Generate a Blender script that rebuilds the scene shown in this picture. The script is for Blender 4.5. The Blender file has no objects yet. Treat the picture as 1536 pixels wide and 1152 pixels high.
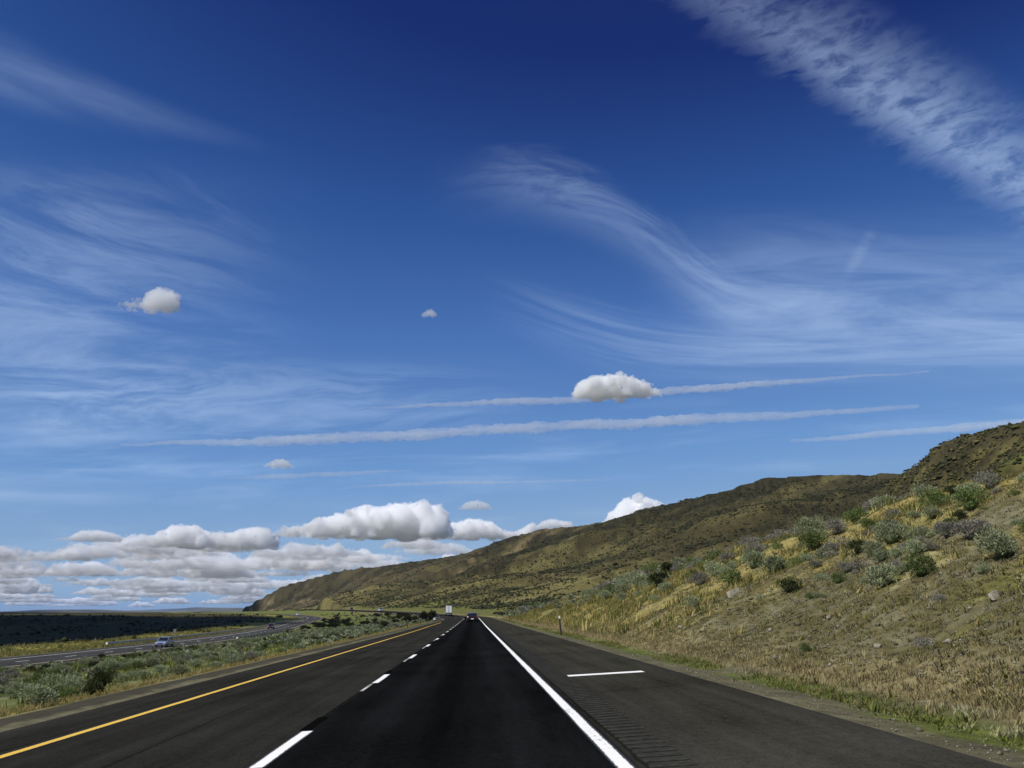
import bpy, bmesh, math, random
import numpy as np
from mathutils import Vector, Matrix

sc = bpy.context.scene
COL = sc.collection
R = math.radians

# ------------------------------------------------------------------ camera
cam = bpy.data.cameras.new('camera')
cam_ob = bpy.data.objects.new('camera', cam)
COL.objects.link(cam_ob)
sc.camera = cam_ob
cam.sensor_width = 36.0
cam.lens = 31.99
cam.clip_start = 0.1
cam.clip_end = 250000.0
CAM_Z = 1.46
PITCH, YAW = 0.24687, -0.04118
cam_ob.location = (0, 0, CAM_Z)
cam_ob.rotation_euler = (math.pi / 2 + PITCH, 0, YAW)

# ------------------------------------------------------------------ render settings / exposure
sc.view_settings.view_transform = 'Standard'
sc.view_settings.look = 'None'
sc.view_settings.gamma = 1.0
sc.view_settings.exposure = 0.0
sc.view_settings.use_curve_mapping = False
cy = sc.cycles
cy.max_bounces = 40
cy.diffuse_bounces = 2
cy.glossy_bounces = 3
cy.transmission_bounces = 4
cy.volume_bounces = 40
cy.transparent_max_bounces = 16
cy.sample_clamp_indirect = 8.0
cy.use_denoising = True

# ------------------------------------------------------------------ sun
SUN_AZ = math.atan2(-0.84, -0.54)          # towards the sun: left and a little behind the camera
SUN_EL = R(50)
sun = bpy.data.lights.new('sun', 'SUN')
sun.energy = 5.0
sun.angle = R(0.5)
sun.color = (1.0, 0.955, 0.88)
sun_ob = bpy.data.objects.new('sun', sun)
COL.objects.link(sun_ob)
SUN_DIR = Vector((math.sin(SUN_AZ) * math.cos(SUN_EL), math.cos(SUN_AZ) * math.cos(SUN_EL), math.sin(SUN_EL)))
sun_ob.rotation_euler = SUN_DIR.to_track_quat('Z', 'Y').to_euler()
sun_ob.location = (-60, -40, 90)


# ------------------------------------------------------------------ node expressions
class X:
    """A float socket with arithmetic."""
    nt = None

    def __init__(s, v): s.v = v

    @classmethod
    def op(c, o, *a, clamp=False):
        n = c.nt.nodes.new('ShaderNodeMath')
        n.operation = o
        n.use_clamp = clamp
        for i, q in enumerate(a):
            if isinstance(q, X): c.nt.links.new(q.v, n.inputs[i])
            else: n.inputs[i].default_value = q
        return X(n.outputs[0])

    def __add__(s, o): return X.op('ADD', s, o)
    def __radd__(s, o): return X.op('ADD', o, s)
    def __sub__(s, o): return X.op('SUBTRACT', s, o)
    def __rsub__(s, o): return X.op('SUBTRACT', o, s)
    def __mul__(s, o): return X.op('MULTIPLY', s, o)
    def __rmul__(s, o): return X.op('MULTIPLY', o, s)
    def __truediv__(s, o): return X.op('DIVIDE', s, o)


def smooth(x, a, b, lo=0.0, hi=1.0):
    n = X.nt.nodes.new('ShaderNodeMapRange')
    n.interpolation_type = 'SMOOTHSTEP'
    X.nt.links.new(x.v, n.inputs[0])
    n.inputs[1].default_value, n.inputs[2].default_value = a, b
    n.inputs[3].default_value, n.inputs[4].default_value = lo, hi
    return X(n.outputs[0])


def noise(x, y, z=0.0, detail=4.0, rough=0.55, scale=1.0, dist=0.0):
    c = X.nt.nodes.new('ShaderNodeCombineXYZ')
    for i, q in enumerate((x, y, z)):
        if isinstance(q, X): X.nt.links.new(q.v, c.inputs[i])
        else: c.inputs[i].default_value = q
    n = X.nt.nodes.new('ShaderNodeTexNoise')
    X.nt.links.new(c.outputs[0], n.inputs['Vector'])
    n.inputs['Scale'].default_value = scale
    n.inputs['Detail'].default_value = detail
    n.inputs['Roughness'].default_value = rough
    n.inputs['Distortion'].default_value = dist
    return X(n.outputs[0])


def curve(x, pts, x0, x1, y0, y1):
    """Piecewise smooth y(x)."""
    n = X.nt.nodes.new('ShaderNodeFloatCurve')
    c = n.mapping.curves[0]
    P = [((px - x0) / (x1 - x0), (py - y0) / (y1 - y0)) for px, py in pts]
    c.points[0].location = P[0]
    c.points[1].location = P[-1]
    for p in P[1:-1]: c.points.new(*p)
    n.mapping.update()
    xx = (x - x0) * (1.0 / (x1 - x0))
    X.nt.links.new(xx.v, n.inputs['Value'])
    return X(n.outputs[0]) * (y1 - y0) + y0


def bell(d, w):
    """1 at d=0, 0 beyond w."""
    return smooth(X.op('ABSOLUTE', d), 0.0, w, 1.0, 0.0)


# ------------------------------------------------------------------ world: daylight sky with high cirrus
world = bpy.data.worlds.new('World')
sc.world = world
world.use_nodes = True
wnt = world.node_tree
X.nt = wnt
bg = wnt.nodes['Background']
bg.inputs[1].default_value = 0.1
sky = wnt.nodes.new('ShaderNodeTexSky')
sky.sky_type = 'NISHITA'
sky.sun_disc = False
sky.sun_elevation = SUN_EL
sky.sun_rotation = SUN_AZ
sky.altitude = 0
sky.air_density = 1.0
sky.dust_density = 0.3
sky.ozone_density = 3.0
sep = wnt.nodes.new('ShaderNodeSeparateColor')
wnt.links.new(sky.outputs[0], sep.inputs[0])
lum = (X(sep.outputs[1]) * 0.1 - 0.10) * (1 / 0.6)
ramp = wnt.nodes.new('ShaderNodeValToRGB')
wnt.links.new(lum.v, ramp.inputs[0])
stops = [(0.10, (.005, .012, .090)), (0.152, (.0085, .0265, .155)), (0.193, (.0255, .084, .296)),
         (0.26, (.0650, .168, .452)), (0.42, (.150, .312, .620)), (0.60, (.270, .425, .640))]
els = ramp.color_ramp.elements
for i, (g, c) in enumerate(stops):
    e = els[i] if i < 2 else els.new(0.5)
    e.position = (g - 0.1) / 0.6
    e.color = (*c, 1)
for i, (g, c) in enumerate(stops):
    els[i].position = (g - 0.1) / 0.6
    els[i].color = (*c, 1)

# direction -> chart of the forward half of the sky (a gnomonic map about a fixed axis, 1 unit = about 4.2 degrees)
tc = wnt.nodes.new('ShaderNodeTexCoord')
sd = wnt.nodes.new('ShaderNodeSeparateXYZ')
wnt.links.new(tc.outputs['Generated'], sd.inputs[0])
dx, dy, dz = (X(sd.outputs[i]) for i in range(3))
m3 = Matrix.Rotation(YAW, 3, 'Z') @ Matrix.Rotation(math.pi / 2 + PITCH, 3, 'X')
rt, up, fw = m3.col[0], m3.col[1], -m3.col[2]
dot = lambda v: dx * v.x + dy * v.y + dz * v.z
f_ = X.op('MAXIMUM', dot(fw), 0.05)
U = dot(rt) / f_ * 13.65 + 7.68
V = 5.76 - dot(up) / f_ * 13.65
front = smooth(dot(fw), 0.1, 0.45)

# fine fibrous warp shared by the streaks
wob = noise(U * 0.5, V * 0.5, 3.1, 3) - 0.5
Uw, Vw = U + wob * 0.5, V + wob * 0.35

# 1 broad rippled bank, upper right
s1 = (U - 12.75) * .85 + (V - 1.6) * .527
d1 = (U - 12.75) * -.527 + (V - 1.6) * .85
q1 = noise(U * 0.9 - V * 0.36, U * 1.5 + V * 3.6, 7.7, 6, 0.62, 1.0, 0.35)
q1b = noise(U * 2.2 - V * 1.0, U * 1.6 + V * 4.2, 1.7, 5, 0.65, 1.0, 0.6)
edge1 = d1 + (q1 - 0.5) * 1.1 + (q1b - 0.5) * 0.5
c1 = smooth(edge1, 0.28, -0.30) * smooth(d1, -1.75, -0.2, 0.0, 1.0) * smooth(q1b * 0.5 + q1 * 0.6, 0.40, 0.66, 0.22, 1.0)
c1 = c1 * smooth(s1, -3.0, 1.2, 0.42, 1.0) * 0.62
# 2 hooked wisp crossing the middle of the sky and the veil to the right of it
y2 = curve(U, [(5, 3.0), (6.5, 2.75), (7.6, 2.68), (8.5, 2.85), (9.3, 3.2), (10, 3.7), (10.6, 4.2), (11.2, 4.55), (12.2, 4.68), (16.5, 4.62)], 5, 16.5, 2, 6)
d2 = V - y2
q2 = noise(U * 0.7 - V * 0.3, d2 * 2.6 + U * 0.5, 2.2, 8, 0.68, 1.0, 0.7)
c2 = smooth(d2 + (q2 - .5) * .6, -0.60, 0.05) * smooth(d2 + (q2 - .5) * .6, 0.85, 0.0) * smooth(U, 6.2, 8.8) * smooth(U, 14.6, 10.5, 0.35, 1) * smooth(q2, 0.28, 0.70, 0.10, 1.0) * 0.38
q2v = noise(U * 0.35 + V * 0.25, V * 2.4 - U * 0.12, 5.5, 7, 0.6, 1.0, 0.8)
c2v = smooth(U, 9.4, 11.8) * smooth(V, 2.9, 4.3) * smooth(V, 6.0, 4.9) * smooth(q2v, 0.25, 0.70, 0.2, 1.0) * 0.40
t2 = bell(U - 12.95 + (V - 3.7) * 0.55, 0.16) * smooth(V, 3.2, 3.6) * smooth(V, 4.6, 3.9) * smooth(q2v, .3, .6) * 0.14
# 3 combed streaks below it
y3 = curve(U, [(6.8, 4.2), (7.8, 4.6), (8.8, 4.95), (9.6, 5.15), (10.6, 5.25), (12.5, 5.26), (16.5, 5.15)], 6.8, 16.5, 2, 6)
d3 = V - y3
q3 = noise(U * 0.25, d3 * 5.0, 9.1, 5, 0.6, 1.0, 0.25)
c3 = smooth(d3, -0.7, -0.05) * smooth(d3, 0.7, 0.0) * smooth(U, 6.8, 9.5) * smooth(q3, 0.36, 0.66, 0.08, 1.0) * 0.34
# 4 fan of streaks from the left edge
ang = X.op('ARCTAN2', Vw - 5.75, 9.3 - Uw)
q4 = noise(ang * 13.0, Uw * 0.30, 4.4, 8, 0.68, 1.0, 0.5)
c4 = smooth(U, 5.2, 0.4) * smooth(V, 2.1, 3.6) * smooth(V, 7.1, 6.0) * smooth(q4, 0.36, 0.70, 0.10, 1.0) * 0.50
c4b = smooth(U, 8.6, 5.0) * smooth(U, 0.0, 1.0) * smooth(V, 5.2, 5.9) * smooth(V, 6.7, 6.2) * smooth(q4, 0.35, 0.65, 0.0, 1.0) * 0.34
# 5 long streak, upper left
y5 = curve(U, [(-3, 0.0), (0, 1.0), (1.3, 1.45), (2.4, 1.78), (3.4, 2.05), (4.5, 2.35)], -3, 4.5, 0, 3)
q5 = noise(U * 0.4, (V - U * 0.36) * 2.5, 6.0, 5)
w5 = smooth(U, -0.5, 4.4, 0.62, 0.16)
c5 = smooth(X.op('ABSOLUTE', V - y5 + (q4 - .5) * .25) / w5, 0.0, 1.15, 1.0, 0.0) * smooth(U, 4.5, 0.6) * smooth(q5, 0.25, 0.7, 0.3, 1.0) * 0.25
# 6 faint sheets low in the sky
q6 = noise(U * 0.30, V * 2.6 + U * 0.08, 8.8, 6, 0.6, 1.0, 0.4)
c6 = smooth(V, 5.6, 6.6) * smooth(V, 9.0, 7.4) * smooth(q6, 0.46, 0.74) * 0.34
c6b = bell(V - 7.17 + (q6 - 0.5) * 0.5, 0.22) * smooth(U, 4.4, 1.0) * smooth(q6, 0.3, 0.6, 0.2, 1) * 0.34
c6c = bell(V - 7.44 + (q6 - 0.5) * 0.4, 0.16) * smooth(U, 2.6, 1.2) * 0.28
alpha = (c1 + c2 + c2v + t2 + c3 + c4 + c4b + c5 + c6 + c6b + c6c) * front
# the same thin cirrus carries on over the part of the sky behind the camera
zz = X.op('MAXIMUM', dz, 0.08)
qb = noise(dx / zz * 0.5, dy / zz * 1.6, 1.0, 5)
alpha_b = smooth(qb, 0.45, 0.8) * smooth(dz, 0.05, 0.3) * 0.35 * (1.0 - front)
alpha = X.op('MINIMUM', alpha * 0.72 + alpha_b, 0.7)
mix = wnt.nodes.new('ShaderNodeMix')
mix.data_type = 'RGBA'
wnt.links.new(alpha.v, mix.inputs[0])
wnt.links.new(ramp.outputs[0], mix.inputs[6])
mix.inputs[7].default_value = (.50, .66, .92, 1)
up10 = wnt.nodes.new('ShaderNodeVectorMath')
up10.operation = 'SCALE'
wnt.links.new(mix.outputs[2], up10.inputs[0])
up10.inputs['Scale'].default_value = 10.0
wnt.links.new(up10.outputs[0], bg.inputs[0])
world.cycles.sampling_method = 'MANUAL'
world.cycles.sample_map_resolution = 512


# ------------------------------------------------------------------ numeric noise
_rng = np.random.RandomState(7)
_T = _rng.rand(256, 256).astype(np.float32)


def vnoise(x, y):
    x = np.asarray(x, np.float64); y = np.asarray(y, np.float64)
    xi = np.floor(x).astype(np.int64); yi = np.floor(y).astype(np.int64)
    fx = x - xi; fy = y - yi
    fx = fx * fx * (3 - 2 * fx); fy = fy * fy * (3 - 2 * fy)
    x0, x1, y0, y1 = xi & 255, (xi + 1) & 255, yi & 255, (yi + 1) & 255
    a = _T[x0, y0] * (1 - fx) + _T[x1, y0] * fx
    b = _T[x0, y1] * (1 - fx) + _T[x1, y1] * fx
    return a * (1 - fy) + b * fy


def fbm(x, y, octs=4, gain=0.5):
    t = 0; a = 1.0; n = 0
    for k in range(octs):
        t = t + a * vnoise(x * 2 ** k + 17.3 * k, y * 2 ** k + 41.7 * k)
        n += a; a *= gain
    return t / n


def sstep(x, a, b):
    t = np.clip((x - a) / (b - a), 0, 1)
    return t * t * (3 - 2 * t)


# ------------------------------------------------------------------ the two carriageways as centre lines
def resample(pts, step):
    pts = np.array(pts, float)
    seg = np.hypot(*(pts[1:] - pts[:-1])[:, :2].T)
    s = np.concatenate([[0], np.cumsum(seg)])
    n = int(s[-1] / step) + 1
    q = np.linspace(0, s[-1], n)
    return np.stack([np.interp(q, s, pts[:, k]) for k in range(pts.shape[1])], 1), q


def catmull(pts, n=12):
    P = np.array(pts, float)
    P = np.vstack([2 * P[0] - P[1], P, 2 * P[-1] - P[-2]])
    out = []
    for i in range(1, len(P) - 2):
        for t in np.linspace(0, 1, n, endpoint=False):
            a, b, c, d = P[i - 1:i + 3]
            out.append(0.5 * (2 * b + (c - a) * t + (2 * a - 5 * b + 4 * c - d) * t * t + (3 * b - a - 3 * c + d) * t ** 3))
    out.append(P[-2])
    return out


class Path:
    def __init__(s, pts, step=4.0):
        s.p, s.s = resample(pts, step)
        t = np.gradient(s.p[:, :2], axis=0)
        s.t = t / np.hypot(t[:, 0], t[:, 1])[:, None]
        s.nrm = np.stack([s.t[:, 1], -s.t[:, 0]], 1)      # to the right

    def near(s, x, y):
        """station, signed lateral (right +), elevation, per point"""
        x = np.ravel(x).astype(np.float32); y = np.ravel(y).astype(np.float32)
        S = np.empty(len(x)); D = np.empty(len(x)); Z = np.empty(len(x))
        px, py = s.p[:, 0].astype(np.float32), s.p[:, 1].astype(np.float32)
        for k in range(0, len(x), 20000):
            xs, ys = x[k:k + 20000], y[k:k + 20000]
            i = np.argmin((xs[:, None] - px) ** 2 + (ys[:, None] - py) ** 2, 1)
            ox, oy = xs - s.p[i, 0], ys - s.p[i, 1]
            al = ox * s.t[i, 0] + oy * s.t[i, 1]
            S[k:k + 20000] = s.s[i] + al
            D[k:k + 20000] = ox * s.nrm[i, 0] + oy * s.nrm[i, 1]
            Z[k:k + 20000] = np.interp(S[k:k + 20000], s.s, s.p[:, 2])
        return S, D, Z

    def at(s, st, d=0.0):
        """world point at a station and lateral offset, with heading"""
        x = np.interp(st, s.s, s.p[:, 0]); y = np.interp(st, s.s, s.p[:, 1]); z = np.interp(st, s.s, s.p[:, 2])
        tx = np.interp(st, s.s, s.t[:, 0]); ty = np.interp(st, s.s, s.t[:, 1])
        l = np.hypot(tx, ty); tx, ty = tx / l, ty / l
        return x + ty * d, y - tx * d, z, tx, ty


Y_START = -80.0
pts = [(0.0, float(k)) for k in range(int(Y_START), 231, 10)] + [(0, 238)]
x, y, th = 0.0, 238.0, 0.0
def arc(x, y, th, th1, rad, n):
    o = []
    for k in range(n):
        d = (th1 - th) / n
        ds = abs(d) * rad
        th += d
        x -= math.sin(th) * ds; y += math.cos(th) * ds
        o.append((x, y))
    return o, x, y, th
a, x, y, th = arc(x, y, th, R(30), 1100, 60); pts += a
a, x, y, th = arc(x, y, th, R(12), 500, 20); pts += a
for k in range(12): x -= math.sin(th) * 60; y += math.cos(th) * 60; pts.append((x, y))
yy = [p[1] for p in pts]
zA = np.interp(yy, [-80, 0, 100, 150, 250, 380, 480, 585, 690, 800, 1000, 1600], [0, 0, 0, .08, .2, .45, 1.5, 2.7, 3.6, 4.2, 5, 5])
PA = Path([(p[0], p[1], z) for p, z in zip(pts, zA)])
SA0 = 80.0                                                 # station of the camera
PB = Path(catmull([(-50, -90, -3.6), (-50, 0, -3.6), (-50, 80, -3.6), (-50.5, 150, -3.6), (-57, 240, -3.65), (-69, 340, -3.6), (-80, 430, -2.9),
                   (-88, 520, -1.5), (-98, 565, -.5), (-118, 615, .5), (-150, 665, 1.2), (-190, 715, 1.6), (-225, 775, 1.8), (-250, 855, 2.1),
                   (-270, 950, 2.5), (-285, 1100, 3), (-320, 1300, 3)]))
XFALL = 0.055                                              # cross-fall of the near carriageway
EDGE_L, EDGE_R = -7.7, 4.4                                 # its paved edges
HB = 5.6                                                   # half width of the far carriageway

# ------------------------------------------------------------------ hills: foot lines and ridge lines
FOOT_B = np.array([(120, 150), (40, 230), (24, 330), (12, 420), (-8, 520), (-38, 610), (-80, 700), (-125, 800), (-175, 930), (-215, 1100), (-255, 1300), (-330, 1600), (-440, 1930), (-500, 2003)], float)
RIDGE_B = np.array([(470, 560, 100), (354.3, 740.0, 114.7), (343.5, 780.0, 118.8), (315.0, 830.0, 126.7), (280.7, 860.0, 129.0), (238.6, 900.0, 117.8), (205.9, 970.0, 114.4), (152.8, 1080.0, 106.4),
                    (118.2, 1170.0, 109.0), (63.4, 1270.0, 108.8), (27.8, 1330.0, 99.4), (-11.0, 1400.0, 89.5), (-126.9, 1600.0, 84.9), (-270.1, 1800.0, 78.6), (-377.6, 1900.0, 57.7),
                    (-427.4, 1950.0, 40.2), (-463.1, 1980.0, 21.8), (-494.3, 2000.0, 2.8)])
FOOT_A = np.array([(48, -120), (46, 60), (46, 150), (55, 230), (84, 320), (130, 420), (175, 500), (200, 560)], float)
RIDGE_A = np.array([(140, -100, 48), (165, 120, 52), (177.3, 220.0, 56.2), (192.3, 305.0, 66.8), (199.1, 345.0, 70.9), (201.8, 365.0, 72.6), (203.6, 385.0, 73.7), (204.0, 400.0, 70.0), (203.0, 405.0, 67.5),
                    (204.1, 430.0, 65.9), (201.5, 470.0, 52.9), (200, 530, 28)])


def polydist(x, y, P):
    best = np.full(len(x), 1e18); par = np.zeros(len(x)); side = np.zeros(len(x))
    for i in range(len(P) - 1):
        a, b = P[i, :2], P[i + 1, :2]
        e = b - a; L2 = e @ e
        t = np.clip(((x - a[0]) * e[0] + (y - a[1]) * e[1]) / L2, 0, 1)
        qx, qy = x - a[0] - t * e[0], y - a[1] - t * e[1]
        d2 = qx * qx + qy * qy
        m = d2 < best
        best[m] = d2[m]; par[m] = i + t[m]
        side[m] = (e[1] * qx - e[0] * qy)[m]
    return np.sqrt(best), par, side


def hill(x, y, foot, ridge, power, spur, seed):
    df, _, sf = polydist(x, y, foot)
    dr, tr, sr = polydist(x, y, ridge)
    hr = np.interp(tr, np.arange(len(ridge)), ridge[:, 2])
    sarc = np.concatenate([[0], np.cumsum(np.hypot(*(ridge[1:, :2] - ridge[:-1, :2]).T))])
    arc_ = np.interp(tr, np.arange(len(ridge)), sarc)
    w = np.where(sr > 0, 1.0, df / np.maximum(df + dr, 1e-6))
    w = np.where(sf > 0, w, 0.0)
    nz = fbm(arc_ / spur + seed, w * 1.6 + seed, 4) - 0.5
    mask = 4 * w * (1 - w)
    w2 = np.clip(w + 0.60 * nz * mask, 0, 1)
    g = w2 ** power
    back = np.where(sr > 0, sstep(dr, 0, 500) * 0.3, 0)
    return g * (1 - back), hr, w, arc_, dr


def near_fields(x, y):
    sA, dA, zA_ = PA.near(x, y)
    sB, dB, zB_ = PB.near(x, y)
    return sA, dA, zA_, sB, dB, zB_


def terrain(x, y, fields=False):
    x = np.ravel(np.asarray(x, float)); y = np.ravel(np.asarray(y, float))
    sA, dA, zA_, sB, dB, zB_ = near_fields(x, y)
    st = sA - SA0
    # --- right of the near road
    dc = np.interp(st, [-80, 60, 100, 140, 180, 235, 260], [25, 22, 18.5, 14, 10.2, 6.9, 6.5])
    rough = (fbm(x / 3.1, y / 3.1, 4) - 0.5)
    face = np.clip(dA, 6.7, None) - 6.7
    crest = dc - 6.7
    cz = np.minimum(face, crest + 0.10 * np.clip(face - crest, 0, 30))
    rnd = np.exp(-((face - crest) / 3.0) ** 2) * 0.5
    zr = np.interp(dA, [4.4, 5.0, 5.8, 6.7], [.235, .20, .12, .26])
    bank_h = cz * 0.45 - rnd * sstep(crest, 0.5, 6)
    on = sstep(dA, 6.5, 9.0)
    bank_h = bank_h + on * sstep(crest, 0.0, 4.0) * (1.3 * rough + 0.35 * (fbm(x / 9, y / 14 + 4, 2) - .5))
    far_rise = np.clip(dA - 8, 0, 40) * 0.012
    z_right = zA_ + zr + bank_h + far_rise
    # --- between the carriageways
    eL = zA_ + XFALL * EDGE_L
    zl = eL + np.interp(-dA, [7.7, 8.4, 9.4, 10.4], [-.02, -.05, -.17, -.34])
    wl = np.clip(-dA - 10.4, 0, None); wb = np.clip(dB - (HB + 1.4), 0, None)
    t = wl / np.maximum(wl + wb, 1e-6)
    med = (zl) * (1 - t) + (zB_ - 0.10) * t
    bump = sstep(wl, 0, 4) * sstep(wb, 0, 4)
    med = med + bump * ((fbm(x / 7, y / 7, 3) - .5) * 0.7 + rough * 0.25)
    # a low rise in the median where the near road climbs away (its shaded side carries dark brush)
    med = med + bump * 1.3 * np.exp(-(((x + 46) / 26) ** 2 + ((y - 395) / 60) ** 2))
    # --- left of the far carriageway
    o = np.clip(-dB - HB, 0, None)
    deep = np.interp(sB - 90, [0, 350, 520, 700, 1000], [1, 1, .55, .25, .15])
    z_left = zB_ - 0.06 - np.interp(o, [0, 2, 9, 16, 26, 60, 160], [0, .12, .35, .1, .6, 4.2, 6.4]) * deep + sstep(o, 3, 12) * (fbm(x / 11, y / 11, 3) - .5) * 1.0
    z_left = z_left + sstep(o, 60, 400) * (fbm(x / 90, y / 90, 3) - .5) * 3.0
    z = np.where(dA > EDGE_R, z_right, np.where(dB > HB, med, z_left))
    # sink below the paved surfaces
    on_a = (dA <= EDGE_R) & (dA >= EDGE_L)
    z = np.where(on_a, zA_ + XFALL * dA - 0.02 - 0.22 * sstep(np.minimum(dA - EDGE_L, EDGE_R - dA), 0.05, 0.5), z)
    on_b = np.abs(dB) <= HB
    z = np.where(on_b & ~on_a, zB_ - 0.03 - 0.3 * sstep(HB - np.abs(dB), 0.1, 1.2), z)
    # --- hills
    gb, hb, wB, arcB, drB = hill(x, y, FOOT_B, RIDGE_B, 1.22, 110.0, 3.0)
    ga, ha, wA, arcA, drA = hill(x, y, FOOT_A, RIDGE_A, 1.12, 45.0, 9.0)
    past = sA > PA.s[-1] - 60
    gb = np.where((dA > 9) | past, gb, 0); ga = np.where(dA > 9, ga, 0)
    tex = (fbm(x / 34, y / 34, 6, .6) - .5) * 13.0
    zb = z + gb * (hb - z) + tex * sstep(wB, 0.04, .3) * sstep(gb, 0, .1) * np.where(wB >= 1, .3, 1)
    tex2 = (fbm(x / 11, y / 11, 5, .62) - .5) * 5.0
    za = z + ga * (ha - z) + tex2 * sstep(wA, 0.04, .2) * sstep(ga, 0, .1)
    z2 = np.maximum(np.where(wB > 0, zb, z), np.where(wA > 0, za, z))
    if not fields: return z2
    return z2, dict(st=st, dA=dA, dB=dB, sB=sB, dc=dc, wA=wA, wB=wB, arcA=arcA, arcB=arcB, za=za, zb=zb, o=o, ga=ga, gb=gb)


def zat(x, y):
    return terrain(np.array([x]), np.array([y]))[0]


# ground colours (albedo)
C = lambda *a: np.array(a, float)
GOLD, STRAW, OLIVE, GREEN = C(.255, .212, .076), C(.31, .27, .13), C(.115, .112, .034), C(.100, .122, .023)
SOIL, GRAVEL, BASALT, BROWN = C(.112, .097, .043), C(.138, .127, .073), C(.042, .037, .018), C(.115, .085, .052)
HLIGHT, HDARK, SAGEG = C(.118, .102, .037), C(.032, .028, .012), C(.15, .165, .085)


def mixc(a, b, t):
    t = np.clip(t, 0, 1)[:, None]
    return a * (1 - t) + b * t


def ground_colour(x, y, f):
    n1 = fbm(x / 2.2, y / 2.2, 5, .6); n2 = fbm(x / 13 + 5, y / 13, 4); n3 = fbm(x / 0.45, y / 0.45, 3); n4 = fbm(x / 40, y / 40, 4)
    N = len(x)
    c = np.tile(OLIVE, (N, 1))
    dA, dB, st, dc = f['dA'], f['dB'], f['st'], f['dc']
    # bank: gold grass far along and high up, stony soil low and near
    up_ = np.clip((dA - 6.7) / np.maximum(dc - 6.7, .5), 0, 1.3)
    grass = sstep(st, 26, 48) * 0.55 + sstep(up_, .25, .7) * .45 + (n2 - .5) * 1.6 + (n1 - .5) * 1.5 + .10
    bank = mixc(mixc(np.tile(SOIL, (N, 1)), np.tile(GRAVEL, (N, 1)), sstep(n3, .4, .65)), np.tile(GOLD, (N, 1)), sstep(grass, .15, .62))
    bank = mixc(bank, np.tile(OLIVE, (N, 1)), sstep(n1 * .6 + n2 * .5, .55, .66) * .85)
    bank = mixc(bank, np.tile(STRAW, (N, 1)), sstep(n3 * .5 + n1 * .5, .6, .72) * .6)
    foot = np.exp(-((dA - 7.0 + (n2 - .5) * 1.2) / .85) ** 2)
    bank = mixc(bank, np.tile(C(.245, .200, .100), (N, 1)), foot * .75)
    bank = mixc(bank, mixc(np.tile(HLIGHT * 1.05, (N, 1)), np.tile(GREEN * .95, (N, 1)), sstep(n1, .40, .62)), sstep(st + (dA - 8) * 2.5, 165, 235) * sstep(dA, 7.0, 9.5))
    right = dA > EDGE_R
    c = np.where((right & (dA < 60))[:, None], bank, c)
    # verge next to the shoulder
    verge = mixc(np.tile(GRAVEL * .80, (N, 1)), np.tile(GREEN, (N, 1)), sstep(dA + (n1 - .5) * 1.3, 5.0, 5.6) * sstep(dA + (n1 - .5) * 1.0, 6.6, 5.9) * sstep(n1 + (n2 - .5), .30, .5))
    verge = verge * (0.75 + .5 * n3)[:, None]
    c = np.where((right)[:, None], mixc(verge, c, sstep(dA + (n1 - .5) * .9, 5.9, 6.7)), c)
    # median
    m = mixc(np.tile(C(.105, .120, .032), (N, 1)), np.tile(SAGEG, (N, 1)), sstep(n1, .45, .65))
    m = mixc(m, np.tile(GREEN * 1.1, (N, 1)), sstep(n2 + sstep(dB, 26, 9) * .25 + sstep(st, 180, 330) * .3, .55, .85))
    m = mixc(m, np.tile(C(.25, .19, .075), (N, 1)), np.exp(-((dA + 10.5 + (n2 - .5) * 2) / .8) ** 2) * .8)
    edge_ = mixc(np.tile(GRAVEL * .95, (N, 1)), np.tile(C(.050, .045, .028), (N, 1)), sstep(-dA + (n1 - .5) * .9 + (n3 - .5) * .5, 7.95, 8.3))
    m = mixc(edge_, m, sstep(-dA + (n1 - .5) * 1.3, 9.3, 10.1))
    m = mixc(np.tile(GRAVEL * .95, (N, 1)), m, sstep(dB + (n1 - .5) * 1.5, HB + .8, HB + 2.0))
    m = mixc(m, np.tile(HLIGHT * 1.1, (N, 1)), sstep(n4, .52, .66) * sstep(st, 330, 430) * .8)
    between = (dA < EDGE_L) & (dB > HB)
    c = np.where(between[:, None], m, c)
    # left plain
    l = mixc(np.tile(C(.030, .027, .008), (N, 1)), np.tile(C(.065, .058, .016), (N, 1)), sstep(n2 * .55 + n1 * .45, .46, .66))
    l = mixc(l, np.tile(C(.105, .098, .026), (N, 1)), sstep(n4, .50, .68) * sstep(f['o'], 60, 240) * .8)
    strip = np.exp(-((f['o'] - 11) / 8.0) ** 2)
    l = mixc(l, mixc(np.tile(C(.24, .20, .05), (N, 1)), np.tile(GREEN, (N, 1)), sstep(n1, .42, .6)), strip)
    l = mixc(np.tile(GRAVEL * .9, (N, 1)), l, sstep(f['o'] + (n1 - .5), 1.0, 2.4))
    left = dB < -HB
    c = np.where(left[:, None], l, c)
    # hills
    a = fbm(f['arcB'] / 26 + 2, f['wB'] * 3.2, 5, .6); b = fbm(x / 38, y / 38, 5, .6)
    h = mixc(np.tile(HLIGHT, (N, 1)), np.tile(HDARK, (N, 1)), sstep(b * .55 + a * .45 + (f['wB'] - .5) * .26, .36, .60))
    h = mixc(h, np.tile(C(.165, .145, .052), (N, 1)), sstep(fbm(x / 26 + 3, y / 26 + 8, 5, .6), .52, .64) * sstep(f['wB'], .5, .1) * .8)
    h = mixc(h, np.tile(C(.052, .044, .017), (N, 1)), sstep(fbm(x / 42, y / 42 + 2, 6, .6) + (f['wB'] - .5) * .12, .50, .62) * .85)
    h = mixc(h, np.tile(C(.19, .145, .07), (N, 1)), sstep(a, .62, .74) * sstep(f['wB'], .2, .5) * .7)
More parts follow.
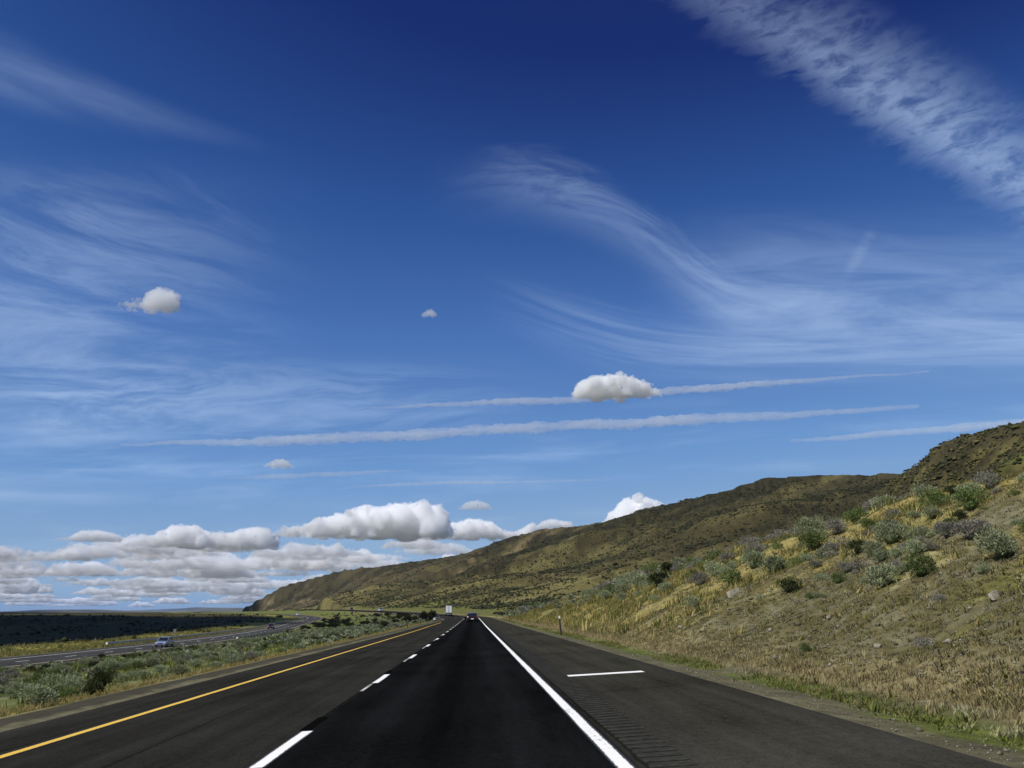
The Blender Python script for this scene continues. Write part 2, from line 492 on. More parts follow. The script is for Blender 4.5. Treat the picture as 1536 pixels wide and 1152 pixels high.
    h = mixc(h, mixc(np.tile(C(.034, .029, .013), (N, 1)), np.tile(C(.080, .064, .031), (N, 1)), sstep(a * .7 + b * .3, .40, .60)), sstep(y + (n4 - .5) * 400, 1150, 1500) * .9)  # brown streaked far end, with a cloud's shadow put into the colour
    h = mixc(h, np.tile(C(.19, .145, .085), (N, 1)), sstep(fbm(f['arcB'] / 14 + 7, f['wB'] * 2.4, 5, .65), .56, .68) * sstep(y, 1250, 1500) * sstep(f['wB'], .7, .3) * .8)
    h = mixc(h, np.tile(BASALT * 1.3, (N, 1)), sstep(f['wB'] + (b - .5) * .5, .90, 1.0) * .6 + sstep(fbm(x / 30 + 9, f['zb'] / 9, 4), .58, .68) * .55 * sstep(f['wB'], .35, .6))
    h = mixc(h, np.tile(GREEN * 1.1, (N, 1)), sstep(f['wB'], .10, .0) * sstep(n2, .38, .6) * sstep(y, 350, 520) * .9)
    crag = fbm(x / 70 + 1.7, y / 46 + 6, 6, .62) + .25 * (fbm(f['arcB'] / 18, f['wB'] * 2.5 + 3, 4) - .5)
    h = mixc(h, mixc(np.tile(C(.016, .0145, .007), (N, 1)), np.tile(C(.036, .031, .013), (N, 1)), sstep(n1, .4, .6)), sstep(crag + (f['wB'] - .5) * .10, .50, .575) * sstep(f['wB'], .22, .42) * .92)
    isB = (f['wB'] > 0) & (f['zb'] >= f['za'] - .01)
    c = np.where(isB[:, None], mixc(c, h, sstep(f['wB'], 0, .05)), c)
    b2 = fbm(x / 11, y / 11, 5, .62); a2 = fbm(f['arcA'] / 12, f['wA'] * 5, 4)
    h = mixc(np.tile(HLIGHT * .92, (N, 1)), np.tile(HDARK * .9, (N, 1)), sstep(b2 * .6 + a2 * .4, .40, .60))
    h = mixc(h, np.tile(BASALT, (N, 1)), sstep(fbm(x / 14 + 3, f['za'] / 4, 4), .56, .66) * .8)
    h = mixc(h, np.tile(GREEN * 1.05, (N, 1)), sstep(fbm(f['arcA'] / 30 + 7, f['wA'] * 1.2, 3), .60, .72) * .8)
    h = mixc(h, np.tile(BASALT * 1.1, (N, 1)), sstep(f['wA'] + (b2 - .5) * .3, .93, 1.0) * .8)
    isA = (f['wA'] > .02) & (f['za'] > f['zb'])
    c = np.where(isA[:, None], h, c)
    return np.clip(c * (0.82 + .36 * n3)[:, None], 0.004, 0.9)


# ------------------------------------------------------------------ object helpers
def put(name, me, mats=(), parent=None, **props):
    o = bpy.data.objects.new(name, me)
    COL.objects.link(o)
    if me is not None:
        for m in (mats if isinstance(mats, (list, tuple)) else (mats,)): me.materials.append(m)
    if parent is not None: o.parent = parent
    for k, v in props.items(): o[k] = v
    return o


def mesh_np(name, verts, faces, smooth_=True, attr=None, uv=None):
    """faces: (n,3) or (n,4) array"""
    me = bpy.data.meshes.new(name)
    verts = np.ascontiguousarray(verts, np.float32); faces = np.ascontiguousarray(faces, np.int32)
    k = faces.shape[1]
    me.vertices.add(len(verts)); me.vertices.foreach_set('co', verts.ravel())
    me.loops.add(faces.size); me.loops.foreach_set('vertex_index', faces.ravel())
    me.polygons.add(len(faces))
    me.polygons.foreach_set('loop_start', np.arange(0, faces.size, k, dtype=np.int32))
    if smooth_: me.polygons.foreach_set('use_smooth', np.ones(len(faces), bool))
    if uv is not None:
        u = me.uv_layers.new(name='UVMap')
        u.data.foreach_set('uv', np.ascontiguousarray(uv[faces.ravel()], np.float32).ravel())
    me.update(calc_edges=True)
    if attr is not None:
        a_ = me.color_attributes.new('albedo', 'FLOAT_COLOR', 'POINT')
        rgba = np.ones((len(verts), 4), np.float32); rgba[:, :3] = attr
        a_.data.foreach_set('color', rgba.ravel())
    return me


def bm_mesh(name, bm):
    me = bpy.data.meshes.new(name)
    bm.to_mesh(me); bm.free()
    return me


def box(bm, c, s, rot=None):
    m = Matrix.Translation(c)
    if rot is not None: m = m @ rot
    bmesh.ops.create_cube(bm, size=1, matrix=m @ Matrix.Diagonal((*s, 1)))
    return bm


def cyl(bm, c, r, h, axis='Z', seg=16, r2=None):
    rot = {'Z': Matrix.Identity(4), 'X': Matrix.Rotation(math.pi / 2, 4, 'Y'), 'Y': Matrix.Rotation(math.pi / 2, 4, 'X')}[axis]
    bmesh.ops.create_cone(bm, cap_ends=True, segments=seg, radius1=r, radius2=r if r2 is None else r2, depth=h, matrix=Matrix.Translation(c) @ rot)
    return bm


def new_mat(name):
    m = bpy.data.materials.new(name); m.use_nodes = True
    nt = m.node_tree
    return m, nt, nt.nodes['Principled BSDF']


def simple(name, col, rough=.6, metal=0.0, spec=.5, coat=0.0, grime=0.12, scale=8.0):
    m, nt, p = new_mat(name)
    X.nt = nt
    t = nt.nodes.new('ShaderNodeTexCoord'); n = nt.nodes.new('ShaderNodeTexNoise')
    nt.links.new(t.outputs['Object'], n.inputs['Vector'])
    n.inputs['Scale'].default_value = scale; n.inputs['Detail'].default_value = 5
    r = nt.nodes.new('ShaderNodeMapRange'); nt.links.new(n.outputs[0], r.inputs[0])
    r.inputs[1].default_value, r.inputs[2].default_value = .3, .7
    r.inputs[3].default_value, r.inputs[4].default_value = 1 - grime, 1 + grime
    mm = nt.nodes.new('ShaderNodeVectorMath'); mm.operation = 'SCALE'
    mm.inputs[0].default_value = col; nt.links.new(r.outputs[0], mm.inputs['Scale'])
    nt.links.new(mm.outputs[0], p.inputs['Base Color'])
    p.inputs['Roughness'].default_value = rough; p.inputs['Metallic'].default_value = metal
    p.inputs['Specular IOR Level'].default_value = spec; p.inputs['Coat Weight'].default_value = coat
    return m


def ground_material(name, bump_scale, bump):
    m, nt, p = new_mat(name)
    a_ = nt.nodes.new('ShaderNodeAttribute'); a_.attribute_name = 'albedo'
    t = nt.nodes.new('ShaderNodeNewGeometry')
    n = nt.nodes.new('ShaderNodeTexNoise'); nt.links.new(t.outputs['Position'], n.inputs['Vector'])
    n.inputs['Scale'].default_value = bump_scale; n.inputs['Detail'].default_value = 8; n.inputs['Roughness'].default_value = .7
    r = nt.nodes.new('ShaderNodeMapRange'); nt.links.new(n.outputs[0], r.inputs[0])
    r.inputs[1].default_value, r.inputs[2].default_value, r.inputs[3].default_value, r.inputs[4].default_value = .32, .68, .62, 1.38
    mm = nt.nodes.new('ShaderNodeVectorMath'); mm.operation = 'SCALE'
    nt.links.new(a_.outputs['Color'], mm.inputs[0]); nt.links.new(r.outputs[0], mm.inputs['Scale'])
    nt.links.new(mm.outputs[0], p.inputs['Base Color'])
    b = nt.nodes.new('ShaderNodeBump'); b.inputs['Strength'].default_value = bump; b.inputs['Distance'].default_value = .35 / bump_scale
    nt.links.new(n.outputs[0], b.inputs['Height']); nt.links.new(b.outputs[0], p.inputs['Normal'])
    p.inputs['Roughness'].default_value = .95; p.inputs['Specular IOR Level'].default_value = .1
    return m


M_GROUND = ground_material('dry_ground', 3.0, .9)
M_HILL = ground_material('hill_ground', .35, .9)

# ------------------------------------------------------------------ terrain meshes (one height function, split by what it is)
def polar(a0, a1, na, r0, r1, nr):
    th_ = np.linspace(R(a0), R(a1), na)
    rr = np.exp(np.linspace(math.log(r0), math.log(r1), nr))
    A_, R_ = np.meshgrid(th_, rr)
    x = (np.sin(A_) * R_).ravel(); y = (np.cos(A_) * R_).ravel()
    i = np.arange(na * nr).reshape(nr, na)
    q = np.stack([i[:-1, :-1], i[1:, :-1], i[1:, 1:], i[:-1, 1:]], -1).reshape(-1, 4)[:, ::-1]
    return x, y, q


def submesh(v, q, col, keep):
    qq = q[keep]
    u, inv = np.unique(qq, return_inverse=True)
    return v[u], inv.reshape(qq.shape), col[u]


gx, gy, gq = polar(-47, 47, 820, 3.0, 5000, 640)
gz, gf = terrain(gx, gy, True)
gcol = ground_colour(gx, gy, gf)
gv = np.stack([gx, gy, gz], 1)
fc = lambda k: gf[k][gq].mean(1)
fdA, fdB, fwB, fwA, fst = fc('dA'), fc('dB'), fc('wB'), fc('wA'), fc('st')
is_a = (fwA > .02) & (fc('za') > fc('zb'))
is_b = (fwB > .0) & ~is_a
is_bank = (fdA > 6.6) & (fst < 240) & ~is_a & ~is_b
is_med = (fdA < EDGE_L + 1.5) & (fdB > HB - 1.5)
is_plain = (fdB <= HB - 1.5) & ~is_a & ~is_b
rest = ~(is_a | is_b | is_bank | is_med | is_plain) & ~((fdA > EDGE_L + 1.7) & (fdA < EDGE_R - .8))
for nm, keep, m in (('hill', is_a, M_HILL), ('hill', is_b, M_HILL), ('roadside_bank', is_bank, M_GROUND), ('median_ground', is_med & ~is_a & ~is_b, M_GROUND),
                    ('plain', is_plain, M_GROUND), ('verge_ground', rest, M_GROUND)):
    v_, q_, c_ = submesh(gv, gq, gcol, keep)
    put(nm, mesh_np(nm, v_, q_, True, c_), m, kind='structure')
# coarse surroundings behind and beside the view, and the land out to the horizon
bx, by, bq = polar(46.5, 313.5, 180, 3.0, 5000, 130)
bz, bf = terrain(bx, by, True)
put('ground', mesh_np('ground', np.stack([bx, by, bz - .03], 1), bq, True, ground_colour(bx, by, bf)), M_GROUND, kind='structure')
hx, hy, hq = polar(-180, 180, 240, 4600, 70000, 24)
hz = np.full(len(hx), -9.0)
hcol = mixc(np.tile(C(.06, .055, .022), (len(hx), 1)), np.tile(C(.035, .032, .014), (len(hx), 1)), fbm(hx / 900, hy / 900, 4))
put('plain', mesh_np('plain_far', np.stack([hx, hy, hz], 1), hq, True, hcol), M_HILL, kind='structure')


def far_ridge(pts, depth, seed):
    """a long low ridge: (x, y, height) crest, sloping down both ways"""
    P, q = resample(pts, 120.0)
    V_, n = [], len(P)
    prof = [(-1, 0), (-.55, .35), (-.25, .8), (0, 1), (.3, .9), (1, 0)]
    for k, (o, h) in enumerate(prof):
        jit = (fbm(q / 400 + seed, np.full(n, k * 3.1), 4) - .5) * .25
        V_.append(np.stack([P[:, 0], P[:, 1] + o * depth, -9 + (P[:, 2] + 9) * np.clip(h + jit * (h > 0) * .6, 0, 1.2)], 1))
    V_ = np.concatenate(V_); i = np.arange(len(prof) * n).reshape(len(prof), n)
    f = np.stack([i[:-1, :-1], i[:-1, 1:], i[1:, 1:], i[1:, :-1]], -1).reshape(-1, 4)
    col = np.tile(C(.085, .075, .045), (len(V_), 1)) * (.8 + .4 * fbm(V_[:, 0] / 300, V_[:, 1] / 300, 3))[:, None]
    return mesh_np('distant_hills', V_, f, True, col)


put('distant_hills', far_ridge([(-9000, 12000, -9), (-7600, 12000, 18), (-5921, 12000, 22), (-5432, 12000, 44), (-4802, 12300, 50), (-4500, 12700, 26), (-3600, 13500, 10), (-2500, 14000, -9)], 1500, 2), M_HILL, kind='structure')
put('distant_hills', far_ridge([(-16000, 30000, 40), (-12500, 30000, 90), (-11000, 30000, 80), (-9700, 30000, 130), (-8600, 30000, 190), (-7900, 30000, 170), (-6500, 30000, 180), (-3000, 31000, 120), (4000, 32000, 80)], 3500, 5), M_HILL, kind='structure')
put('distant_hills', far_ridge([(-4700, 15000, -9), (-4330, 15000, 72), (-4250, 15000, 78), (-3700, 15200, 76), (-3000, 15600, 60), (-1500, 16000, 20)], 1200, 8), M_HILL, kind='structure')

# ------------------------------------------------------------------ roads
def asphalt(name, stops, wheel=(), joint=(), rough=.72, wear=1.0):
    """colour across the road from the UV map: u = metres from the lane line, v = station"""
    m, nt, p = new_mat(name)
    X.nt = nt
    uv = nt.nodes.new('ShaderNodeUVMap'); s = nt.nodes.new('ShaderNodeSeparateXYZ'); nt.links.new(uv.outputs[0], s.inputs[0])
    u, v = X(s.outputs[0]), X(s.outputs[1])
    edge = u + (noise(u * .3, v * .6, 0, 4) - .5) * .10
    cr = nt.nodes.new('ShaderNodeValToRGB'); cr.color_ramp.interpolation = 'LINEAR'
    x0, x1 = stops[0][0], stops[-1][0]
    nt.links.new(((edge - x0) * (1 / (x1 - x0))).v, cr.inputs[0])
    e = cr.color_ramp.elements
    for k in range(len(stops) - 2): e.new(.5)
    for k, (ux, c) in enumerate(stops): e[k].position = (ux - x0) / (x1 - x0); e[k].color = (*c, 1)
    grain = noise(u * 34.0, v * 34.0, 0, 4, .75)
    fleck = noise(u * 9.0, v * 5.0, 8, 5, .8)
    streak = noise(u * 2.6, v * .11, 3, 5, .6)
    patch = noise(u * .35, v * .22, 5, 4)
    k = (grain - .5) * 2.6 * wear + (fleck - .5) * 1.5 + (streak - .5) * 1.3 + (patch - .5) * 1.2 + 1.0
    for c, w, amt in wheel: k = k * (1.0 + bell(u - c, w) * amt)
    for c, w, amt in joint: k = k * (1.0 - bell(u - c + (noise(v * 1.3, 0.0, c, 3) - .5) * .1, w) * amt)
    k = X.op('MAXIMUM', k, .25)
    sc_ = nt.nodes.new('ShaderNodeVectorMath'); sc_.operation = 'SCALE'
    nt.links.new(cr.outputs[0], sc_.inputs[0]); nt.links.new(k.v, sc_.inputs['Scale'])
    df = nt.nodes.new('ShaderNodeBsdfDiffuse'); df.inputs['Roughness'].default_value = 1.0
    nt.links.new(sc_.outputs[0], df.inputs[0])
    b = nt.nodes.new('ShaderNodeBump'); b.inputs['Strength'].default_value = .6; b.inputs['Distance'].default_value = .01
    nt.links.new(grain.v, b.inputs['Height']); nt.links.new(b.outputs[0], df.inputs['Normal'])
    nt.links.new(df.outputs[0], nt.nodes['Material Output'].inputs[0])
    nt.nodes.remove(p)
    return m


def strip(path, s0, s1, offs, zf, ds=4.0):
    """a ribbon along a path: verts at lateral offsets offs, height zf(d) over the path"""
    n = max(2, int((s1 - s0) / ds) + 1)
    st = np.linspace(s0, s1, n)
    x, y, z, tx, ty = path.at(st)
    V_ = np.concatenate([np.stack([x + ty * d, y - tx * d, z + zf(d)], 1) for d in offs])
    uv = np.concatenate([np.stack([np.full(n, d), st], 1) for d in offs])
    i = np.arange(len(offs) * n).reshape(len(offs), n)
    f = np.stack([i[:-1, :-1], i[1:, :-1], i[1:, 1:], i[:-1, 1:]], -1).reshape(-1, 4)
    return V_, f, uv


GREY, BLACK, SHOUL = (.0225, .0222, .0195), (.0052, .0058, .0062), (.028, .0275, .0212)
M_ROAD = asphalt('road_asphalt', [(-7.7, (.030, .029, .025)), (-7.4, (.025, .0245, .0215)), (-6.2, (.0215, .021, .0185)), (-2.40, GREY), (-2.30, BLACK), (1.50, BLACK), (1.58, (.020, .0195, .017)), (2.3, (.028, .027, .0225)), (4.0, SHOUL), (4.4, (.026, .025, .022))],
                 wheel=[(-5.0, .5, -.15), (-3.4, .5, -.15), (-1.3, .55, .35), (.55, .55, .35), (-.4, .5, -.35)], joint=[(-2.36, .05, .6), (1.62, .05, .6), (-6.35, .05, .5)])
zA_f = lambda d: XFALL * d
v_, f_, uv_ = strip(PA, 0, PA.s[-1] - 10, [-7.7, -6.0, -4.2, -2.25, -.4, 1.42, 2.9, 4.4], zA_f)
ROAD = put('road', mesh_np('road', v_, f_, True, None, uv_), M_ROAD, kind='structure')
M_ROADB = asphalt('far_road_asphalt', [(-5.6, (.10, .095, .085)), (-4.9, (.055, .055, .055)), (4.9, (.05, .05, .052)), (5.6, (.10, .095, .08))], joint=[(0, .05, .3)])
v_, f_, uv_ = strip(PB, 0, PB.s[-1] - 10, [-5.6, -3, 0, 3, 5.6], lambda d: 0.0)
ROADB = put('road', mesh_np('road_b', v_, f_, True, None, uv_), M_ROADB, kind='structure')


def paint(name, col, wear, mid=None, hw=.08):
    m, nt, p = new_mat(name)
    X.nt = nt
    g = nt.nodes.new('ShaderNodeNewGeometry'); s = nt.nodes.new('ShaderNodeSeparateXYZ'); nt.links.new(g.outputs['Position'], s.inputs[0])
    x, y = X(s.outputs[0]), X(s.outputs[1])
    n = noise(x * 22, y * 9, 0, 6, .75)
    n2 = noise(x * 3, y * .6, 0, 4)
    k = smooth(n * .7 + n2 * .3, wear, wear + .12)
    if mid is not None:                                  # chipped, slightly wandering edges
        uvn = nt.nodes.new('ShaderNodeUVMap'); su = nt.nodes.new('ShaderNodeSeparateXYZ'); nt.links.new(uvn.outputs[0], su.inputs[0])
        dd = X.op('ABSOLUTE', X(su.outputs[0]) - mid + (noise(y * .7, 0.0, mid, 3) - .5) * .03) + (noise(x * 40, y * 14, 2, 5, .7) - .5) * .06
        k = k * smooth(dd, hw, hw - .018)
    mx = nt.nodes.new('ShaderNodeMix'); mx.data_type = 'RGBA'
    nt.links.new(k.v, mx.inputs[0]); mx.inputs[6].default_value = (.022, .022, .020, 1); mx.inputs[7].default_value = (*col, 1)
    nt.links.new(mx.outputs[2], p.inputs['Base Color'])
    p.inputs['Roughness'].default_value = .6; p.inputs['Specular IOR Level'].default_value = .3
    return m


M_WHITE, M_WORN = paint('white_road_paint', (.80, .79, .75), .26), paint('worn_white_paint', (.62, .61, .56), .44)
M_YELLOW = paint('yellow_road_paint', (.70, .44, .04), .33, -6.055, .082)
M_EDGE = paint('white_edge_paint', (.80, .79, .75), .33, 1.42, .076)
M_DASH = paint('white_dash_paint', (.80, .79, .75), .30, -2.28, .08)


def marking(name, path, s0, s1, d0, d1, m, zf, parent, lift=.004, **kw):
    v, f, uv = strip(path, s0, s1, [d0, d1], lambda d: zf(d) + lift, ds=2.0)
    return put(name, mesh_np(name, v, f, False, None, uv), m, parent, **kw)


E_ = PA.s[-1] - 12
marking('edge_line', PA, 0, E_, 1.325, 1.515, M_EDGE, zA_f, ROAD, label='solid white edge line')
marking('edge_line', PA, 0, SA0 + 178, -6.16, -5.95, M_YELLOW, zA_f, ROAD, label='solid yellow edge line')
rnd = random.Random(4)
for k in range(60):
    s1 = SA0 + 13.5 + 12.1 * k
    if k > 45: break
    marking('lane_dash', PA, s1 - 3.1, s1, -2.38, -2.18, M_DASH, zA_f, ROAD)
    if k > 0 and k < 14:
        marking('worn_dash', PA, s1 - 3.1 - rnd.uniform(2.2, 3.0), s1 - 3.12, -2.37, -2.30, M_WORN, zA_f, ROAD, label='half-worn tail of an old lane dash')
    if k < 8:
        marking('tar_patch', PA, s1 + .15, s1 + rnd.uniform(1.6, 2.6), -2.42, -2.26, simple('tar_seal', (.0035, .0035, .0035), 1.0, spec=0) if k == 0 else bpy.data.materials['tar_seal'], zA_f, ROAD, lift=.003)
v, f, uv = strip(PA, SA0 + 20.8, SA0 + 21.25, [2.1, 3.78], lambda d: zA_f(d) + .004)
put('crossbar_mark', mesh_np('crossbar_mark', v, f, False, None, uv), M_WHITE, ROAD, label='short white bar painted across the shoulder')
# rumble strip: rows of ridges on the shoulder
bm = bmesh.new()
for k in range(330):
    yk = 5.0 + k * .30
    box(bm, ((1.62 + 2.08) / 2, yk, .055 * 1.85 + .002), (.44, .13, .014), Matrix.Rotation(-math.atan(.055), 4, 'Y'))
put('rumble_strip', bm_mesh('rumble_strip', bm), simple('rumble_asphalt', (.030, .0292, .024), .9, spec=.1, grime=.5, scale=14), ROAD, kind='stuff')
# crack filler lines on the shoulder
bm = bmesh.new()
def ribbon(bm, pts, w, z):
    vs = []
    for i, (x, y) in enumerate(pts):
        q = pts[min(i + 1, len(pts) - 1)]; p0 = pts[max(i - 1, 0)]
        tx, ty = q[0] - p0[0], q[1] - p0[1]; l = math.hypot(tx, ty) or 1
        nx, ny = -ty / l * w, tx / l * w
        vs.append((bm.verts.new((x + nx, y + ny, XFALL * (x + nx) + z)), bm.verts.new((x - nx, y - ny, XFALL * (x - nx) + z))))
    for a, b in zip(vs, vs[1:]): bm.faces.new((a[0], a[1], b[1], b[0]))
for y0 in (16.5, 31, 47, 62):
    xs = np.linspace(2.2, 4.35, 12)
    ribbon(bm, [(x, y0 + 1.2 * (fbm(np.array([x * .9]), np.array([y0]), 3)[0] - .5) + (x - 2) * .25) for x in xs], .010, .003)
for x0, ya, yb in ((-4.2, 6, 60),):
    ribbon(bm, [(x0 + .25 * (fbm(np.array([y * .2]), np.array([x0]), 3)[0] - .5), y) for y in np.arange(ya, yb, 1.0)], .005, .003)
put('crack_seal', bm_mesh('crack_seal', bm), bpy.data.materials['tar_seal'], ROAD, kind='stuff')
zB_f = lambda d: 0.0
EB = PB.s[-1] - 12
marking('edge_line', PB, 0, EB, 4.45, 4.62, paint('pale_yellow_paint', (.62, .50, .26), .25), zB_f, ROADB, label='pale yellow edge line')
marking('edge_line', PB, 0, EB, -3.0, -2.84, M_WHITE, zB_f, ROADB, label='solid white edge line')
for k in range(60):
    marking('lane_dash', PB, 60 + 12.2 * k, 63.1 + 12.2 * k, .72, .88, M_WHITE, zB_f, ROADB)

# ------------------------------------------------------------------ vegetation
rs = np.random.RandomState(21)


def leaf_cloud(seed, n, lobes, leaf, flat=.85, core=True):
    """a bushy dome of small leaf faces: verts, quads, per-vertex tone (0..1)"""
    r = np.random.RandomState(seed)
    L = []
    for k in range(lobes):
        a = r.rand() * 6.283; d = .27 * math.sqrt(r.rand())
        h = r.uniform(.22, .62)
        L.append((d * math.cos(a), d * math.sin(a), h * (1 - d * .8), r.uniform(.17, .30)))
    V, Q, T = [], [], []
    per = n // lobes
    for (cx, cy_, cz, rad) in L:
        u = r.randn(per, 3); u /= np.linalg.norm(u, axis=1)[:, None]
        u[:, 2] = np.abs(u[:, 2]) * 1.0 - .55 * r.rand(per)
        p = np.array([cx, cy_, cz]) + u * (rad * r.uniform(.72, 1.12, per))[:, None] * np.array([1, 1, flat])
        p[:, 2] = np.maximum(p[:, 2], -.14)
        up_ = u * .8 + np.array([0, 0, .7]) + r.randn(per, 3) * .45
        up_ /= np.linalg.norm(up_, axis=1)[:, None]
        sd_ = np.cross(up_, r.randn(per, 3)); sd_ /= np.linalg.norm(sd_, axis=1)[:, None]
        ln = leaf * r.uniform(.7, 1.5, per)[:, None]; wd = leaf * r.uniform(.28, .50, per)[:, None]
        base = p - up_ * ln * .5
        q = np.stack([base - sd_ * wd * .4, base + sd_ * wd * .4, base + up_ * ln + sd_ * wd * .5, base + up_ * ln - sd_ * wd * .5], 1)
        V.append(q.reshape(-1, 3)); T.append(np.repeat(r.rand(per), 4))
    V = np.concatenate(V); T = np.concatenate(T)
    Q = np.arange(len(V)).reshape(-1, 4)
    if core:
        bm = bmesh.new(); bmesh.ops.create_icosphere(bm, subdivisions=2, radius=1)
        cv = np.array([v.co[:] for v in bm.verts]); cf = [[v.index for v in f.verts] for f in bm.faces]; bm.free()
        cv = cv * np.array([.15, .15, .14]) * (1 + .06 * r.randn(len(cv), 1)) + np.array([0, 0, .24]); cv[:, 2] = np.maximum(cv[:, 2], -.05)
        cq = np.array([[f[0], f[1], f[2], f[2]] for f in cf])
        return V, Q, T, cv, np.array(cf)
    return V, Q, T


def foliage_mat(name, random_amt=.25, trans=.25):
    m, nt, p = new_mat(name)
    a_ = nt.nodes.new('ShaderNodeAttribute'); a_.attribute_name = 'albedo'
    oi = nt.nodes.new('ShaderNodeObjectInfo')
    X.nt = nt
    k = X(oi.outputs['Random']) * (2 * random_amt) + (1 - random_amt)
    mm = nt.nodes.new('ShaderNodeVectorMath'); mm.operation = 'SCALE'
    nt.links.new(a_.outputs['Color'], mm.inputs[0]); nt.links.new(k.v, mm.inputs['Scale'])
    nt.links.new(mm.outputs[0], p.inputs['Base Color'])
    p.inputs['Roughness'].default_value = .8; p.inputs['Specular IOR Level'].default_value = .15
    tr = nt.nodes.new('ShaderNodeBsdfTranslucent'); nt.links.new(mm.outputs[0], tr.inputs[0])
    mx = nt.nodes.new('ShaderNodeMixShader'); mx.inputs[0].default_value = trans
    nt.links.new(p.outputs[0], mx.inputs[1]); nt.links.new(tr.outputs[0], mx.inputs[2])
    nt.links.new(mx.outputs[0], nt.nodes['Material Output'].inputs[0])
    return m


M_LEAF = foliage_mat('brush_foliage')
M_MASS = foliage_mat('brush_mass', 0.0)
M_GRASS = foliage_mat('dry_grass', 0.0, .3)
SAGE, SAGE2 = C(.285, .310, .190), C(.185, .215, .105)
GBUSH, GBUSH2 = C(.150, .190, .065), C(.090, .120, .036)
GREYB, GREYB2 = C(.255, .245, .200), C(.165, .155, .120)
DARKB, DARKB2 = C(.060, .072, .026), C(.030, .038, .014)


def bush_mesh(name, seed, n, lobes, leaf, c0, c1):
    V, Q, T, cv, cf = leaf_cloud(seed, n, lobes, leaf)
    col = c1 + (c0 - c1) * T[:, None]
    me_v = np.concatenate([V, cv])
    q = np.concatenate([Q[:, [0, 1, 2]], Q[:, [0, 2, 3]], cf + len(V)])
    c = np.concatenate([col, np.tile(c1 * .9, (len(cv), 1))])
    me = mesh_np(name, me_v, q, False, c)
    me.materials.append(M_LEAF)
    return me


SAGE_ME = [bush_mesh('sagebrush', 100 + k, 1500, 9 + k % 3, .052, SAGE, SAGE2) for k in range(5)]
GREEN_ME = [bush_mesh('green_brush', 200 + k, 1400, 8 + k % 3, .050, GBUSH, GBUSH2) for k in range(4)]
GREY_ME = [bush_mesh('grey_brush', 300 + k, 1200, 7, .050, GREYB, GREYB2) for k in range(3)]
JUNIPER_ME = [bush_mesh('juniper_crown', 450 + k, 900, 7, .085, C(.030, .036, .014), C(.016, .020, .009)) for k in range(3)]
DARK_ME = [bush_mesh('dark_shrub', 400 + k, 1200, 7, .060, DARKB, DARKB2) for k in range(3)]


def from_sd(st, d):
    x, y, z, tx, ty = PA.at(np.asarray(st) + SA0)
    return x + ty * d, y - tx * d


def merge(base, x, y, z, sx, sz, rot, cols, T=None, tilt=None):
    """many transformed copies of (V, F) as one vertex / face / colour array"""
    V, F = base
    n, k = len(x), len(V)
    c, s = np.cos(rot)[:, None], np.sin(rot)[:, None]
    px = (V[None, :, 0] * c - V[None, :, 1] * s) * sx[:, None] + x[:, None]
    py = (V[None, :, 0] * s + V[None, :, 1] * c) * sx[:, None] + y[:, None]
    pz = V[None, :, 2] * sz[:, None] + z[:, None]
    v = np.stack([px, py, pz], -1).reshape(-1, 3)
    f = (F[None] + (np.arange(n) * k)[:, None, None]).reshape(-1, F.shape[1])
    col = np.repeat(cols, k, 0)
    if T is not None: col = col * np.tile(T, n)[:, None]
    return v, f, col


def join(parts):
    V, F, Cc, o = [], [], [], 0
    for v, f, c in parts:
        V.append(v); F.append(f + o); Cc.append(c); o += len(v)
    return np.concatenate(V), np.concatenate(F), np.concatenate(Cc)


